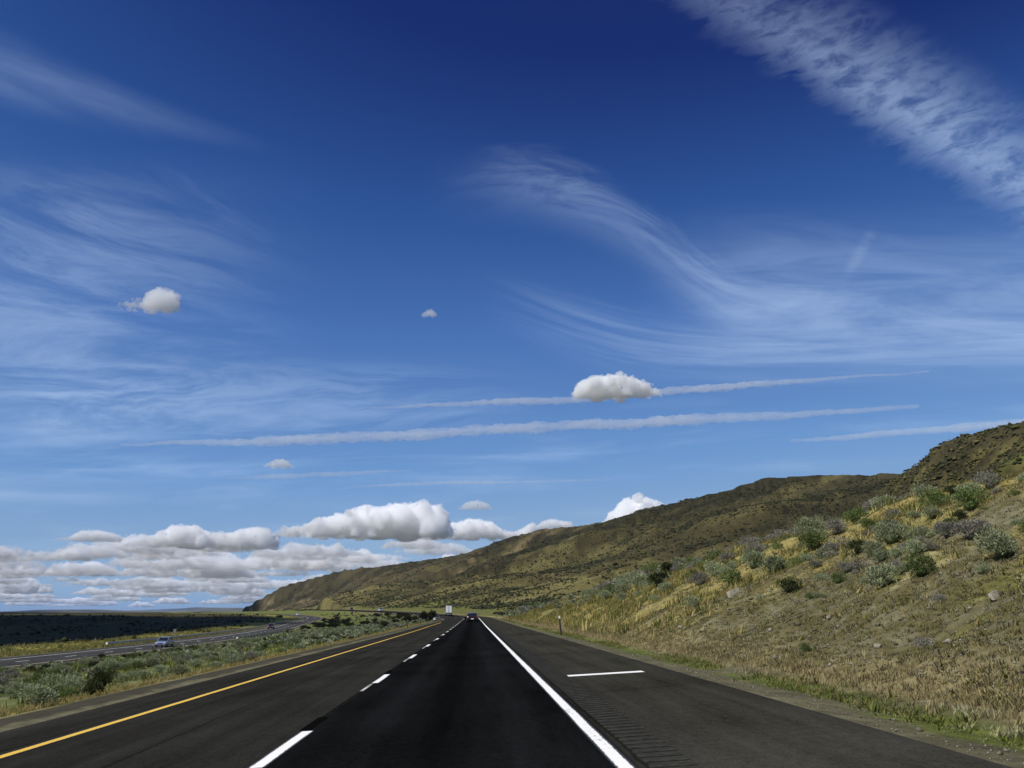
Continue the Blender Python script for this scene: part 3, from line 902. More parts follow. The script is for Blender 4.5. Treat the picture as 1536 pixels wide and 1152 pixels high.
# --- the bushes of the bank that can be told apart: kind, place, width
HERO = [
    (0, 14.91, 32.29, 1.02, 'large domed sagebrush at the head of the cluster high on the bank'),
    (0, 15.27, 30.90, 0.70, 'pale round sagebrush on the right of the cluster high on the bank'),
    (0, 13.33, 28.65, 0.43, 'small pale round sagebrush in the gap of the cluster on the bank'),
    (0, 11.99, 24.71, 0.56, 'greyish low sagebrush under the pale round one on the bank'),
    (0, 10.69, 23.89, 0.79, 'big pale sagebrush lowest of the cluster, above the stony slope'),
    (1, 11.28, 22.98, 0.73, 'leafy green bush right beside the lowest big sagebrush'),
    (0, 11.39, 24.23, 0.37, 'little sagebrush squeezed between the lowest big sagebrush and the green bush'),
    (0, 12.22, 20.87, 0.91, 'very large sagebrush at the right edge of the bank'),
    (2, 13.73, 24.85, 0.86, 'wide grey bush left of the very large sagebrush at the right edge'),
    (2, 14.18, 27.01, 0.65, 'smaller grey bush left of the wide grey bush on the upper bank'),
    (0, 14.19, 32.25, 0.68, 'tilted sagebrush on the left flank of the cluster on the bank'),
    (3, 14.13, 33.45, 0.66, 'dark shrub left of the tilted sagebrush on the bank'),
    (1, 12.07, 30.37, 0.50, 'compact dark green bush alone on bare ground left of the cluster'),
    (1, 17.05, 30.66, 0.97, 'broad green bush just under the crest of the bank'),
    (3, 20.98, 39.06, 0.77, 'dark shrub on the crest of the bank above the broad green bush'),
    (2, 19.00, 32.73, 0.79, 'grey bush on the crest of the bank near the right edge'),
    (3, 16.60, 30.61, 0.46, 'small dark shrub below the broad green bush on the upper bank'),
    (1, 19.91, 47.13, 1.14, 'spreading green bush on the skyline of the bank'),
    (1, 16.17, 43.19, 1.30, 'green bush in the middle of the grey sagebrush slope'),
    (0, 18.39, 49.43, 1.27, 'pale sagebrush upslope of the green bush on the grey slope'),
    (0, 13.29, 40.70, 1.11, 'sagebrush mound left of the dark bush low on the slope'),
    (3, 11.16, 32.63, 0.69, 'dark low bush above the stony slope, left of the cluster'),
    (1, 12.52, 44.68, 1.01, 'dark green bush directly above the long pale rock slab'),
    (0, 9.79, 41.37, 0.62, 'lone round sagebrush low in the golden grass'),
    (0, 11.71, 56.59, 0.85, 'sagebrush on the edge of the golden grass right of the marker post'),
    (3, 13.07, 65.37, 1.28, 'dark shrub on the skyline above the golden grass'),
    (0, 13.73, 75.55, 1.48, 'sagebrush left of the dark shrub on the skyline above the golden grass'),
    (0, 12.64, 79.06, 1.31, 'sagebrush farther left along the crest above the golden grass'),
    (0, 11.28, 79.63, 1.08, 'last sagebrush at the far end of the bank crest'),
    (0, 13.49, 51.11, 1.16, 'wide sagebrush on the crest right of the golden grass'),
    (3, 15.62, 74.40, 1.12, 'dark round shrub standing on the crest behind the golden grass'),
    (0, 13.96, 45.79, 1.04, 'pale sagebrush among tan grass on the mid bank'),
    (2, 17.43, 43.53, 0.99, 'grey bush between the skyline green bush and the sagebrush slope'),
    (0, 16.44, 32.15, 0.63, 'sagebrush isolated in straw grass near the crest'),
]
# --- brush on the bank
n = 2600
st = rs.uniform(4, 235, n); dc_ = np.interp(st, [-80, 60, 100, 140, 180, 235], [25, 22, 18.5, 14, 10.2, 6.9])
d = 6.9 + (dc_ + 2.5 - 6.9) * rs.rand(n) ** .75
x, y = from_sd(st, d)
upf = (d - 6.7) / np.maximum(dc_ - 6.7, 1)
clump = fbm(x / 6.5, y / 6.5, 3)
dens = sstep(upf, .12, .62) * (.20 + 1.1 * sstep(clump, .46, .66)) * np.interp(st, [4, 30, 60, 120, 235], [.8, 1, 1, .75, .5])
dens = np.where((st > 34) & (st < 62) & (upf < .45), dens * .15, dens)       # the tall-grass flank further along
dens = dens + .13 * (upf < .6) * (st < 50)
keep = rs.rand(n) < dens * np.interp(st, [30, 42, 200], [.75, .9, .85])
x, y, st, d, upf = x[keep], y[keep], st[keep], d[keep], upf[keep]
size = rs.lognormal(0, .30, len(x)) * np.interp(upf, [0, .3, .8], [.36, .60, .72]) * np.interp(st, [25, 45], [.5, 1.0])
kind = np.where(rs.rand(len(x)) < .20, 1, np.where(rs.rand(len(x)) < .36, 2, 0))
size = np.clip(size, .25, 1.5)
keep = np.ones(len(x), bool)
for h_ in HERO: keep &= np.hypot(x - h_[1], y - h_[2]) > .55 * h_[3] + .35 * size
x, y, st, d, upf, size = x[keep], y[keep], st[keep], d[keep], upf[keep], size[keep]
bank = dict(x=x, y=y, size=np.clip(size, .3, 1.7), kind=kind[keep], where=np.zeros(len(x), int))
# --- brush in the median
n = 9000
st = 6 + 420 * rs.rand(n) ** 1.15; wdt = rs.rand(n)
x0, y0 = from_sd(st, 0 * st)
sB_, dB_, _ = PB.near(*from_sd(st, -8.0 + 0 * st))
dmax = np.clip(dB_ - HB - 2.5, 2, 60)
d = -(10.2 + (dmax - 2.0) * wdt)
x, y = from_sd(st, d)
clump = fbm(x / 5.5 + 9, y / 5.5, 3)
keep = rs.rand(n) < (.25 + 1.0 * sstep(clump, .40, .58)) * np.interp(wdt, [0, .08, .7, 1], [.25, .9, .8, .35]) * np.interp(st, [6, 120, 260, 420], [.85, .8, .55, .35])
_, dBm, _ = PB.near(x, y)
keep &= ~((dBm < 13) & (st > 95) & (st < 160))           # low grass only where the road shows past the blue car
x, y, st, wdt = x[keep], y[keep], st[keep], wdt[keep]
size = rs.lognormal(0, .28, len(x)) * .46
kind = np.where(rs.rand(len(x)) < np.interp(st, [6, 50, 150], [.34, .22, .15]) , 1, np.where(rs.rand(len(x)) < .14, 2, 0))
kind = np.where((fbm(x / 7 + 3, y / 7, 2) > .66) & (rs.rand(len(x)) < .6), 3, kind)
med = dict(x=x, y=y, size=np.clip(size, .3, 1.4), kind=kind, where=np.ones(len(x), int))
B = {k: np.concatenate([bank[k], med[k]]) for k in bank}
B['z'] = terrain(B['x'], B['y'])
dist = np.hypot(B['x'], B['y'])
# in the view cone only (with a margin)
az = np.degrees(np.arctan2(B['x'], B['y']))
vis = (az > -40) & (az < 42)
for k in B: B[k] = B[k][vis]
dist = dist[vis]
rank = B['size'] / dist
single = np.zeros(len(dist), bool)
for kd in (0, 1, 2, 3):
    i = np.where(B['kind'] == kd)[0]
    cap = {0: 280, 1: 150, 2: 110, 3: 60}[kd]
    single[i[np.argsort(-rank[i])[:cap]]] = True
NAMES = {(0, 0): ('sagebrush', 'one of the scattered grey-green sagebrushes along the dry right bank', 'sagebrush on the bank'),
         (0, 1): ('sagebrush', 'grey-green sagebrush growing in the median strip left of the highway', 'sagebrush in the median'),
         (1, 0): ('green_brush', 'one of the scattered green leafy bushes along the dry right bank', 'green bushes on the bank'),
         (1, 1): ('green_brush', 'bright green leafy bush growing in the median strip left of the highway', 'green bushes in the median'),
         (2, 0): ('grey_brush', 'one of the scattered half-dead grey bushes along the dry right bank', 'grey bushes on the bank'),
         (2, 1): ('grey_brush', 'half-dead brownish grey bush growing in the median strip left of the highway', 'grey bushes in the median'),
         (3, 0): ('dark_shrub', 'dark shrub on the bank', 'dark shrubs on the bank'),
         (3, 1): ('dark_shrub', 'dark olive shrub growing among the paler sagebrush of the median strip', 'dark shrubs in the median')}
MES = {0: SAGE_ME, 1: GREEN_ME, 2: GREY_ME, 3: DARK_ME}


def place(me, name, label, cat, group, x, y, z, sx, sz, rot):
    o = bpy.data.objects.new(name, me)
    COL.objects.link(o)
    o.location = (x, y, z); o.scale = (sx, sx, sz); o.rotation_euler = (0, 0, rot)
    o['label'] = label; o['category'] = cat
    if group: o['group'] = group
    return o


for i in np.where(single)[0]:
    kd, wh = int(B['kind'][i]), int(B['where'][i])
    nm, lab, grp = NAMES[(kd, wh)]
    me = MES[kd][rs.randint(len(MES[kd]))]
    s = B['size'][i] * 1.35
    place(me, nm, lab, 'bush', grp, B['x'][i], B['y'][i], B['z'][i] - (.16 if wh == 0 else .06) * s, s * rs.uniform(.9, 1.35), s * rs.uniform(.8, 1.1), rs.rand() * 6.28)
for kd, hx_, hy_, hw_, lab in HERO:
    nm = ('sagebrush', 'green_brush', 'grey_brush', 'dark_shrub')[kd]
    s = hw_ / .72
    place(MES[kd][rs.randint(len(MES[kd]))], nm, lab, 'bush', None, hx_, hy_, zat(hx_, hy_) - .12 * s, s, s * rs.uniform(.9, 1.1), rs.rand() * 6.28)
LOD = []
for sd_ in range(3):
    V, Q, T = leaf_cloud(500 + sd_, 60, 6, .25, core=False)
    LOD.append((V, np.concatenate([Q[:, [0, 1, 2]], Q[:, [0, 2, 3]]]), .55 + .6 * T))
parts = []
i_all = np.where(~single)[0]
for k, (V, F, T) in enumerate(LOD):
    i = i_all[k::3]
    cols = np.array([[SAGE, GBUSH, GREYB, DARKB][q] for q in B['kind'][i]]) * rs.uniform(.75, 1.2, (len(i), 1))
    s = B['size'][i] * 1.3
    parts.append(merge((V, F), B['x'][i], B['y'][i], B['z'][i] - .05, s * rs.uniform(.9, 1.3, len(i)), s, rs.rand(len(i)) * 6.28, cols, T))
v, f, c = join(parts)
put('distant_brush', mesh_np('distant_brush', v, f, False, c), M_MASS, kind='stuff', label='low sagebrush and shrubs fading into the distance beside the road')

# --- brush on the hills, too small and too many to tell apart
ico = bmesh.new(); bmesh.ops.create_icosphere(ico, subdivisions=1, radius=.5)
IV = np.array([v_.co[:] for v_ in ico.verts]); IF = np.array([[v_.index for v_ in f_.verts] for f_ in ico.faces]); ico.free()
parts = []
OV = np.array([(.5, 0, 0), (-.5, 0, 0), (0, .5, 0), (0, -.5, 0), (0, 0, .45), (0, 0, -.3)]); OF = np.array([(0, 2, 4), (2, 1, 4), (1, 3, 4), (3, 0, 4), (2, 0, 5), (1, 2, 5), (3, 1, 5), (0, 3, 5)])
def hill_brush(n, xr, yr, pick, sz, cols, seed, base=(IV, IF)):
    r = np.random.RandomState(seed)
    x, y = r.uniform(*xr, n), r.uniform(*yr, n)
    z, f = terrain(x, y, True)
    k = r.rand(n) < pick(x, y, z, f)
    x, y, z = x[k], y[k], z[k]; m = len(x)
    s = sz * r.lognormal(0, .35, m)
    for q in range(3):
        V = base[0] * (1 + .30 * r.randn(len(base[0]), 1)); V[:, 2] = np.maximum(V[:, 2], -.2)
        i = slice(q, None, 3)
        cc = cols[r.randint(len(cols), size=len(x[i]))] * r.uniform(.7, 1.25, (len(x[i]), 1))
        parts.append(merge((V, base[1]), x[i], y[i], z[i] + .22 * s[i], s[i] * r.uniform(.9, 1.4, len(x[i])), s[i] * .85, r.rand(len(x[i])) * 6.28, cc))
hc = np.array([C(.034, .038, .012), C(.024, .028, .009), C(.050, .053, .020), C(.075, .080, .040)])
inview = lambda x, y: (x / np.maximum(y, 1) > -.34) & (x / np.maximum(y, 1) < .64)
hill_brush(45000, (-60, 420), (230, 520), lambda x, y, z, f: inview(x, y) * (f['wB'] > .01) * (f['wB'] < .96) * (f['zb'] > f['za']) * (f['dA'] > 14) * (.16 + .95 * sstep(fbm(x / 28, y / 28, 4), .40, .58)) * np.interp(y, [230, 500, 1000], [1, .85, .7]) * np.interp(f['wB'], [0, .3, .8], [1, 1, .95]), .98, hc, 31)
hill_brush(85000, (-260, 420), (520, 1000), lambda x, y, z, f: inview(x, y) * (f['wB'] > .01) * (f['wB'] < .96) * (f['zb'] > f['za']) * (f['dA'] > 14) * (.16 + .95 * sstep(fbm(x / 28, y / 28, 4), .40, .58)) * np.interp(y, [230, 500, 1000], [1, .85, .7]) * np.interp(f['wB'], [0, .3, .8], [1, 1, .95]), .98, hc, 37, (OV, OF))
hill_brush(42000, (-420, 330), (1000, 1900), lambda x, y, z, f: inview(x, y) * (f['wB'] > .03) * (f['wB'] < .95) * (.12 + .9 * sstep(fbm(x / 45, y / 45, 4), .44, .60)) * .75, 1.7, hc, 35, (OV, OF))
hill_brush(9000, (8, 150), (180, 420), lambda x, y, z, f: inview(x, y) * (f['dA'] > 11) * (f['st'] > 185) * (f['wB'] < .02) * (f['wA'] < .02) * (.15 + .9 * sstep(fbm(x / 12, y / 12, 3), .45, .6)) * .5, 1.0, hc, 36)
hill_brush(56000, (46, 240), (80, 470), lambda x, y, z, f: inview(x, y) * (f['wA'] > .02) * (f['za'] > f['zb']) * (.25 + .9 * sstep(fbm(x / 9 + 4, y / 9, 4), .42, .6)) * .8, .80, np.concatenate([hc, np.array([C(.10, .095, .03), C(.13, .115, .042)])]), 32)
hill_brush(9000, (-230, 40), (235, 620), lambda x, y, z, f: inview(x, y) * (f['dA'] < -11) * (f['dB'] > 9) * (.06 + .9 * sstep(fbm(x / 16, y / 16, 3), .54, .66)) * .55, .9, hc, 33)
hill_brush(16000, (-420, -56), (60, 620), lambda x, y, z, f: (x / y > -.66) * (f['dB'] < -14) * (.12 + .9 * sstep(fbm(x / 20, y / 20, 3), .48, .62)) * .45, .85, np.array([C(.04, .04, .014), C(.024, .026, .009)]), 34)
v, f, c = join(parts)
put('hillside_brush', mesh_np('hillside_brush', v, f, False, c), M_MASS, kind='stuff', label='dark scattered brush dotting the hillsides and the plain')

# --- the dark clump of junipers between the carriageways, and the dark thicket on the rise left of it
for (x, y, h, w, lab) in ((-18.6, 262, 2.6, 3.0, 'round dark juniper at the left end of the row behind the marker posts'), (-14.4, 268, 3.2, 2.6, 'tall dark juniper second from the left behind the marker posts'),
                          (-12.9, 272, 2.7, 2.4, 'dark juniper third from the left behind the marker posts'), (-10.9, 255, 3.3, 2.6, 'dark upright juniper nearest the guardrail end')):
    t = put('juniper', None, location=None) if False else bpy.data.objects.new('juniper', None)
    COL.objects.link(t); t.location = (x, y, zat(x, y) - .05)
    t['label'] = lab; t['category'] = 'tree'; t['group'] = 'junipers between the carriageways'
    me = bpy.data.meshes.new_from_object(bpy.data.objects.new('tmp', DARK_ME[rs.randint(3)])) if False else JUNIPER_ME[rs.randint(3)]
    o = bpy.data.objects.new('crown', me); COL.objects.link(o); o.parent = t; o.scale = (w / .95, w / .95, h / .85); o.location = (0, 0, .15)
    bm = bmesh.new(); cyl(bm, (0, 0, h * .2), .14, h * .5, 'Z', 8, .09)
    put('trunk', bm_mesh('trunk', bm), simple('bark', (.09, .07, .05), .9) if 'bark' not in bpy.data.materials else bpy.data.materials['bark'], t)
for k in range(70):
    x = rs.uniform(-78, -13); y = rs.uniform(268, 420)
    if not (-9.0 - .12 * (y - 250) > x): continue
    x_, y_ = x, y
    _, dA1, _ = PA.near([x], [y]); _, dB1, _ = PB.near([x], [y])
    if dA1[0] > -13 or dB1[0] < 10: continue
    s = rs.uniform(1.3, 2.6)
    place(JUNIPER_ME[k % 3], 'dark_shrub', 'dark bush of the thicket on the median rise left of the junipers', 'bush', 'dark thicket on the median rise', x, y, zat(x, y) - .08, s * 1.6, s, rs.rand() * 6.28)

# --- grasses
def tuft(seed, blades, spread, lean):
    r = np.random.RandomState(seed); V, F = [], []
    for b in range(blades):
        a = r.rand() * 6.28; q = r.rand() * spread; bx_, by_ = q * math.cos(a), q * math.sin(a)
        a2 = r.rand() * 6.28; l = r.uniform(.2, 1) * lean; h = r.uniform(.6, 1.05); w = r.uniform(.025, .06)
        tx, ty = math.cos(a2 + 1.57) * w, math.sin(a2 + 1.57) * w
        i = len(V)
        V += [(bx_ - tx, by_ - ty, 0), (bx_ + tx, by_ + ty, 0), (bx_ + math.cos(a2) * l, by_ + math.sin(a2) * l, h)]
        F.append((i, i + 1, i + 2))
    return np.array(V), np.array(F)


TUFT = [tuft(600 + k, 7, .32, .5) for k in range(4)]
parts = []
def grass(st, d, h, w, cols, seed, tone=.25):
    r = np.random.RandomState(seed)
    x, y = from_sd(st, d)
    a_ = np.degrees(np.arctan2(x, y)); ok = (a_ > -34) & (a_ < 36)
    x, y, h = x[ok], y[ok], np.broadcast_to(h, ok.shape)[ok]
    z = terrain(x, y) - .015
    for k in range(4):
        i = slice(k, None, 4); m = len(x[i])
        V, F = TUFT[k]
        cc = cols[r.randint(len(cols), size=m)] * r.uniform(1 - tone, 1 + tone, (m, 1))
        hh = h[i] * r.lognormal(0, .28, m)
        parts.append(merge((V, F), x[i], y[i], z[i], hh * w * r.uniform(.8, 1.4, m), hh, r.rand(m) * 6.28, cc))


gold = np.array([C(.31, .25, .085), C(.26, .205, .066), C(.36, .30, .125), C(.20, .175, .052), C(.17, .17, .048)])
straw = np.array([C(.32, .27, .14), C(.265, .215, .105), C(.22, .175, .085)])
green = np.array([C(.105, .130, .026), C(.14, .155, .034), C(.075, .095, .02), C(.20, .185, .06)])
# tall golden grass on the flank further along
n = 42000
st = rs.uniform(24, 200, n); dc_ = np.interp(st, [-80, 60, 100, 140, 180, 235], [25, 22, 18.5, 14, 10.2, 6.9])
d = 6.8 + (dc_ + 1.5 - 6.8) * rs.rand(n)
x, y = from_sd(st, d); g = fbm(x / 5, y / 5, 4); u_ = (d - 6.8) / np.maximum(dc_ - 6.8, 1)
k = rs.rand(n) < sstep(st, 26, 44) * sstep(g, .34, .56) * np.interp(u_, [0, .08, .2, 1], [.2, .7, 1, .75])
grass(st[k], d[k], .30, 1.3, np.concatenate([gold, green[:2] * .8]), 1, .35)
# sparser grass over the near bank
n = 16000
st = rs.uniform(3, 46, n); d = 6.8 + 19 * rs.rand(n) ** .9
x, y = from_sd(st, d); g = fbm(x / 2.6 + 7, y / 2.6, 4); u_ = (d - 6.8) / 15
k = rs.rand(n) < (.12 + sstep(g, .46, .64)) * np.interp(u_, [0, .3, 1], [.45, .6, 1.0])
grass(st[k], d[k], .115, 2.0, np.concatenate([gold, straw[:1], green[:2] * .9]), 2, .35)
# stubble and litter all over the near bank
n = 100000
st = 3 + 62 * rs.rand(n) ** 1.25; d = 6.7 + 18 * rs.rand(n) ** 1.15
x, y = from_sd(st, d); g = fbm(x / .9 + 2, y / .9, 4)
k = rs.rand(n) < .22 + sstep(g, .38, .58)
grass(st[k], d[k], .065, 2.6, np.array([C(.17, .15, .062), C(.22, .185, .080), C(.125, .125, .038), C(.085, .077, .036), C(.06, .054, .026), C(.16, .155, .048), C(.13, .12, .075)]), 12, .4)
# pale dry strip along the foot
n = 11000
st = 3 + 220 * rs.rand(n) ** 1.5; d = 6.95 + rs.randn(n) * .42
grass(st, d, .11, 1.5, straw, 3)
# green strip along the gravel
n = 9000
st = 3 + 200 * rs.rand(n) ** 1.5; d = 5.95 + rs.randn(n) * .26
x, y = from_sd(st, d); k = rs.rand(n) < sstep(fbm(x / 1.6, y / 3.5, 3), .36, .56)
grass(st[k], d[k], .075, 2.4, green, 4)
# bleached bunch grass low by the near end of the verge
n = 1500
st = rs.uniform(5.5, 14.5, n); d = 6.15 + rs.randn(n) * .20
x, y = from_sd(st, d); k = fbm(x / .5, y / .8 + 3, 2) > .60
grass(st[k], d[k], .075, 2.8, np.array([C(.33, .32, .19), C(.26, .26, .12)]), 5, .2)
# median edge and the green hollow
n = 9000
st = 4 + 260 * rs.rand(n) ** 1.35; d = -(10.1 + np.abs(rs.randn(n)) * .7)
grass(st, d, .13, 1.6, np.concatenate([gold, straw[:1]]), 6)
n = 16000
st = 8 + 330 * rs.rand(n) ** 1.2; d = -(11 + 30 * rs.rand(n))
x, y = from_sd(st, d); _, dB_, _ = PB.near(x, y)
k = (dB_ > HB + 1.6) & (rs.rand(n) < .75)
grass(st[k], d[k], .28, 1.4, np.concatenate([green, gold[3:]]), 7)
# beyond the far carriageway
n = 9000
sB_ = 120 + 330 * rs.rand(n); oB = -(HB + 1.8 + np.abs(rs.randn(n)) * 9)
xb, yb, zb_, tx, ty = PB.at(sB_)
x, y = xb + ty * oB, yb - tx * oB
z = terrain(x, y) - .02
for k in range(4):
    i = slice(k, None, 4); m = len(x[i]); hh = .38 * rs.lognormal(0, .3, m)
    cc = np.concatenate([green, gold])[rs.randint(9, size=m)] * rs.uniform(.7, 1.2, (m, 1))
    parts.append(merge(TUFT[k], x[i], y[i], z[i], hh * 1.7, hh, rs.rand(m) * 6.28, cc))
v, f, c = join(parts)
put('roadside_grass', mesh_np('roadside_grass', v, f, False, c), M_GRASS, kind='stuff', label='dry golden and green grass along the verges and banks')

# --- stones on the near bank
M_STONE = simple('pale_stone', (.21, .195, .145), .9, spec=.2, grime=.35, scale=5)
M_STONE2 = simple('dark_stone', (.085, .078, .055), .9, spec=.2, grime=.35, scale=5)
ROCKS = []
for k in range(5):
    bm = bmesh.new(); bmesh.ops.create_icosphere(bm, subdivisions=2, radius=.5)
    r = random.Random(900 + k)
    dirs = [(Vector((r.gauss(0, 1), r.gauss(0, 1), r.gauss(0, 1))).normalized(), r.uniform(.26, .44)) for _ in range(9)]
    for v_ in bm.verts:
        for dn, lim in dirs:
            q = v_.co.dot(dn)
            if q > lim: v_.co -= dn * (q - lim) * .85
        v_.co.z *= .7
    me = bm_mesh('rock', bm); me.materials.append(M_STONE if k < 3 else M_STONE2); ROCKS.append(me)
for k in range(70):
    st = 5 + 45 * rs.rand(); d = 7.4 + 12 * rs.rand() ** 1.4
    x, y = from_sd(st, d); x, y = float(x), float(y); s = .12 * math.exp(.45 * rs.randn())
    o = place(ROCKS[k % 5], 'rock', 'small pale angular stone lying on the stony lower bank' if k % 5 < 3 else 'small dark angular stone lying on the stony lower bank', 'rock', 'pale stones on the bank' if k % 5 < 3 else 'dark stones on the bank', x, y, zat(x, y) + s * .12, s, s, rs.rand() * 6.28)
for (x, y, s, lab) in ((10.74, 38.2, 1.3, 'long pale rock slab lying on the bank below the sagebrush'), (9.28, 24.2, .30, 'single pale block on the stony face of the bank'), (10.58, 18.6, .60, 'pale boulder half buried in the bank near the right edge')):
    o = place(ROCKS[1], 'rock', lab, 'rock', None, x, y, zat(x, y) + .08, s, s * .5, .4)
    o.rotation_euler = (0, R(-20), 1.1); o.scale = (s, s * .45, s * .4)
# gravel: pebbles along the shoulder edge and the stony slope
OV = np.array([(.5, 0, 0), (-.5, 0, 0), (0, .5, 0), (0, -.5, 0), (0, 0, .4), (0, 0, -.4)]); OF = np.array([(0, 2, 4), (2, 1, 4), (1, 3, 4), (3, 0, 4), (2, 0, 5), (1, 2, 5), (3, 1, 5), (0, 3, 5)])
parts = []
n = 17000
st = np.concatenate([3 + 60 * rs.rand(n // 3) ** 1.5, 3 + 45 * rs.rand(n - n // 3) ** 1.2]); d = np.concatenate([4.5 + rs.rand(n // 3) * 1.4, 7 + 11 * rs.rand(n - n // 3) ** 1.3])
x, y = from_sd(st, d); z = terrain(x, y); s = .015 * rs.lognormal(0, .5, n)
s[n // 3:] *= 2.6
cc = np.array([C(.20, .18, .125), C(.15, .135, .09), C(.30, .28, .22), C(.09, .08, .055)])[rs.randint(4, size=n)]
for k in range(3):
    i = slice(k, None, 3)
    parts.append(merge((OV * (1 + .25 * rs.randn(6, 1)), OF), x[i], y[i], z[i] + s[i] * .15, s[i], s[i], rs.rand(len(x[i])) * 6.28, cc[i]))
v, f, c = join(parts)
put('gravel', mesh_np('gravel', v, f, False, c), M_MASS, kind='stuff', label='loose gravel on the shoulder edge and stony bank')
# ------------------------------------------------------------------ road furniture
M_POST = simple('dark_post', (.022, .020, .018), .7)
M_REFL = simple('white_reflector', (.82, .82, .80), .4)
M_STEEL = simple('galvanised_steel', (.42, .43, .43), .45, metal=.7, grime=.25, scale=3)
M_WOODP = simple('weathered_post', (.10, .085, .07), .9, grime=.3)
M_SIGNBACK = simple('sign_back', (.27, .27, .25), .5, metal=.3)


def thing(name, label, cat, loc, rotz=0.0, group=None):
    t = bpy.data.objects.new(name, None); COL.objects.link(t)
    t.location = loc; t.rotation_euler = (0, 0, rotz)
    t['label'] = label; t['category'] = cat
    if group: t['group'] = group
    return t


def delineator(st, d, h, label, lean=(0, 0), white=.16, path=PA, s0=SA0, group=None, w=.10):
    x, y, z, tx, ty = path.at(s0 + st, d)
    t = thing('delineator_post', label, 'marker post', (x, y, zat(x, y) - .05), 0, group)
    t.rotation_euler = (R(lean[0]), R(lean[1]), 0)
    bm = bmesh.new(); box(bm, (0, 0, h / 2), (w, .035, h)); bmesh.ops.bevel(bm, geom=bm.edges[:], offset=.008, segments=1)
    put('post', bm_mesh('post', bm), M_POST, t)
    bm = bmesh.new(); box(bm, (0, -.019, h - white / 2 - .03), (w * .92, .008, white))
    put('reflector', bm_mesh('reflector', bm), M_REFL, t)
    bm = bmesh.new(); box(bm, (0, 0, h + .012), (w * 1.06, .045, .024))
    put('cap', bm_mesh('cap', bm), M_POST, t)
    return t


delineator(56.7, 5.32, 1.24, 'dark marker post with a white reflective top leaning left beside the right shoulder', (0, -6), .17)
delineator(146, 5.6, 1.15, 'small dark marker post far along the right shoulder ahead of the dark sedan', (0, 2), .10)
delineator(238, 5.8, 1.15, 'most distant dark marker post on the right verge where the road starts to bend', (0, 0), .10)
delineator(134, -9.3, 1.15, 'tallest looking dark marker post on the left verge, first of the row', (0, 1), .05)
delineator(168, -9.4, 1.15, 'dark marker post on the left verge, second of the row before the guardrail', (0, -1), .05)
delineator(199, -9.5, 1.1, 'dark marker post on the left verge, third of the row before the guardrail', (0, 0), .05)
delineator(214, -8.7, .95, 'marker post with a large white reflector at the near end of the left guardrail', (0, 0), .5, w=.16)
for st, lab in ((130, 'dark marker post beside the far carriageway in front of the blue sedan'), (148.5, 'dark marker post beside the far carriageway just behind the blue sedan'),
                (153, 'second dark marker post beside the far carriageway behind the blue sedan'), (164, 'third dark marker post beside the far carriageway behind the blue sedan')):
    delineator(st - 58, 6.6, 1.1, lab, (0, 0), .08, PB, 90 + 58)


def guardrail(path, s0, s1, d, label, gap=4.0, end=True, post_m=None):
    """W-beam rail on posts along a path"""
    n = max(2, int((s1 - s0) / 2.0) + 1)
    st = np.linspace(s0, s1, n)
    x, y, z, tx, ty = path.at(st, d)
    zt = np.convolve(np.pad(terrain(x, y), 3, mode='edge'), np.ones(7) / 7, 'valid')
    x0, y0, z0 = x[0], y[0], zt[0]
    t = thing('guardrail', label, 'guardrail', (x0, y0, z0))
    prof = [(0.0, .46), (.05, .50), (.05, .54), (0.0, .60), (.05, .66), (.05, .70), (0.0, .77)]
    sgn = -1 if d > 0 else 1
    V = np.concatenate([np.stack([x + ty * o * sgn - x0, y - tx * o * sgn - y0, zt + h - z0], 1) for o, h in prof])
    i = np.arange(len(prof) * n).reshape(len(prof), n)
    f = np.stack([i[:-1, :-1], i[1:, :-1], i[1:, 1:], i[:-1, 1:]], -1).reshape(-1, 4)
    o = put('rail', mesh_np('rail', V, f, True), M_STEEL, t)
    so = o.modifiers.new('thickness', 'SOLIDIFY'); so.thickness = .012
    bm = bmesh.new(); box(bm, (0, 0, .32), (.15, .15, .84))
    me = bm_mesh('post', bm); me.materials.append(post_m or M_WOODP)
    for s in np.arange(s0, s1 + .1, gap):
        px, py, pz, tx_, ty_ = path.at(s, d - sgn * .10)
        p = put('post', None, (), t) if False else bpy.data.objects.new('post', me)
        COL.objects.link(p); p.parent = t
        p.location = (px - x0, py - y0, float(np.interp(s, st, zt)) - z0)
        p.rotation_euler = (0, 0, -math.atan2(tx_, ty_))
    if end:
        bm = bmesh.new(); box(bm, (0, 0, .60), (.28, .05, .36))
        e_ = put('end_marker', bm_mesh('end_marker', bm), M_REFL, t)
        e_.location = (0, -.15, 0)
    return t


guardrail(PA, SA0 + 216, SA0 + 292, -9.0, 'short guardrail on the left edge where the near road starts to bend', 4.0, True)
guardrail(PB, 90 + 153, 90 + 470, -7.4, 'long guardrail on the outer side of the far carriageway with a white end marker', 4.0, True)
guardrail(PB, 90 + 182, 90 + 300, 7.3, 'short guardrail on the median side of the far carriageway behind the blue sedan', 4.0, True)
x, y, z, tx, ty = PB.at(90 + 206, -10.0)
t = thing('road_sign', 'pale back of a small square sign beyond the far guardrail', 'sign', (x, y, zat(x, y) - .05), .2)
bm = bmesh.new(); cyl(bm, (0, 0, .95), .035, 1.9, 'Z', 8); put('pole', bm_mesh('pole', bm), M_STEEL, t)
bm = bmesh.new(); box(bm, (0, -.045, 1.75), (.6, .012, .75)); put('sign_panel', bm_mesh('sign_panel', bm), M_SIGNBACK, t)

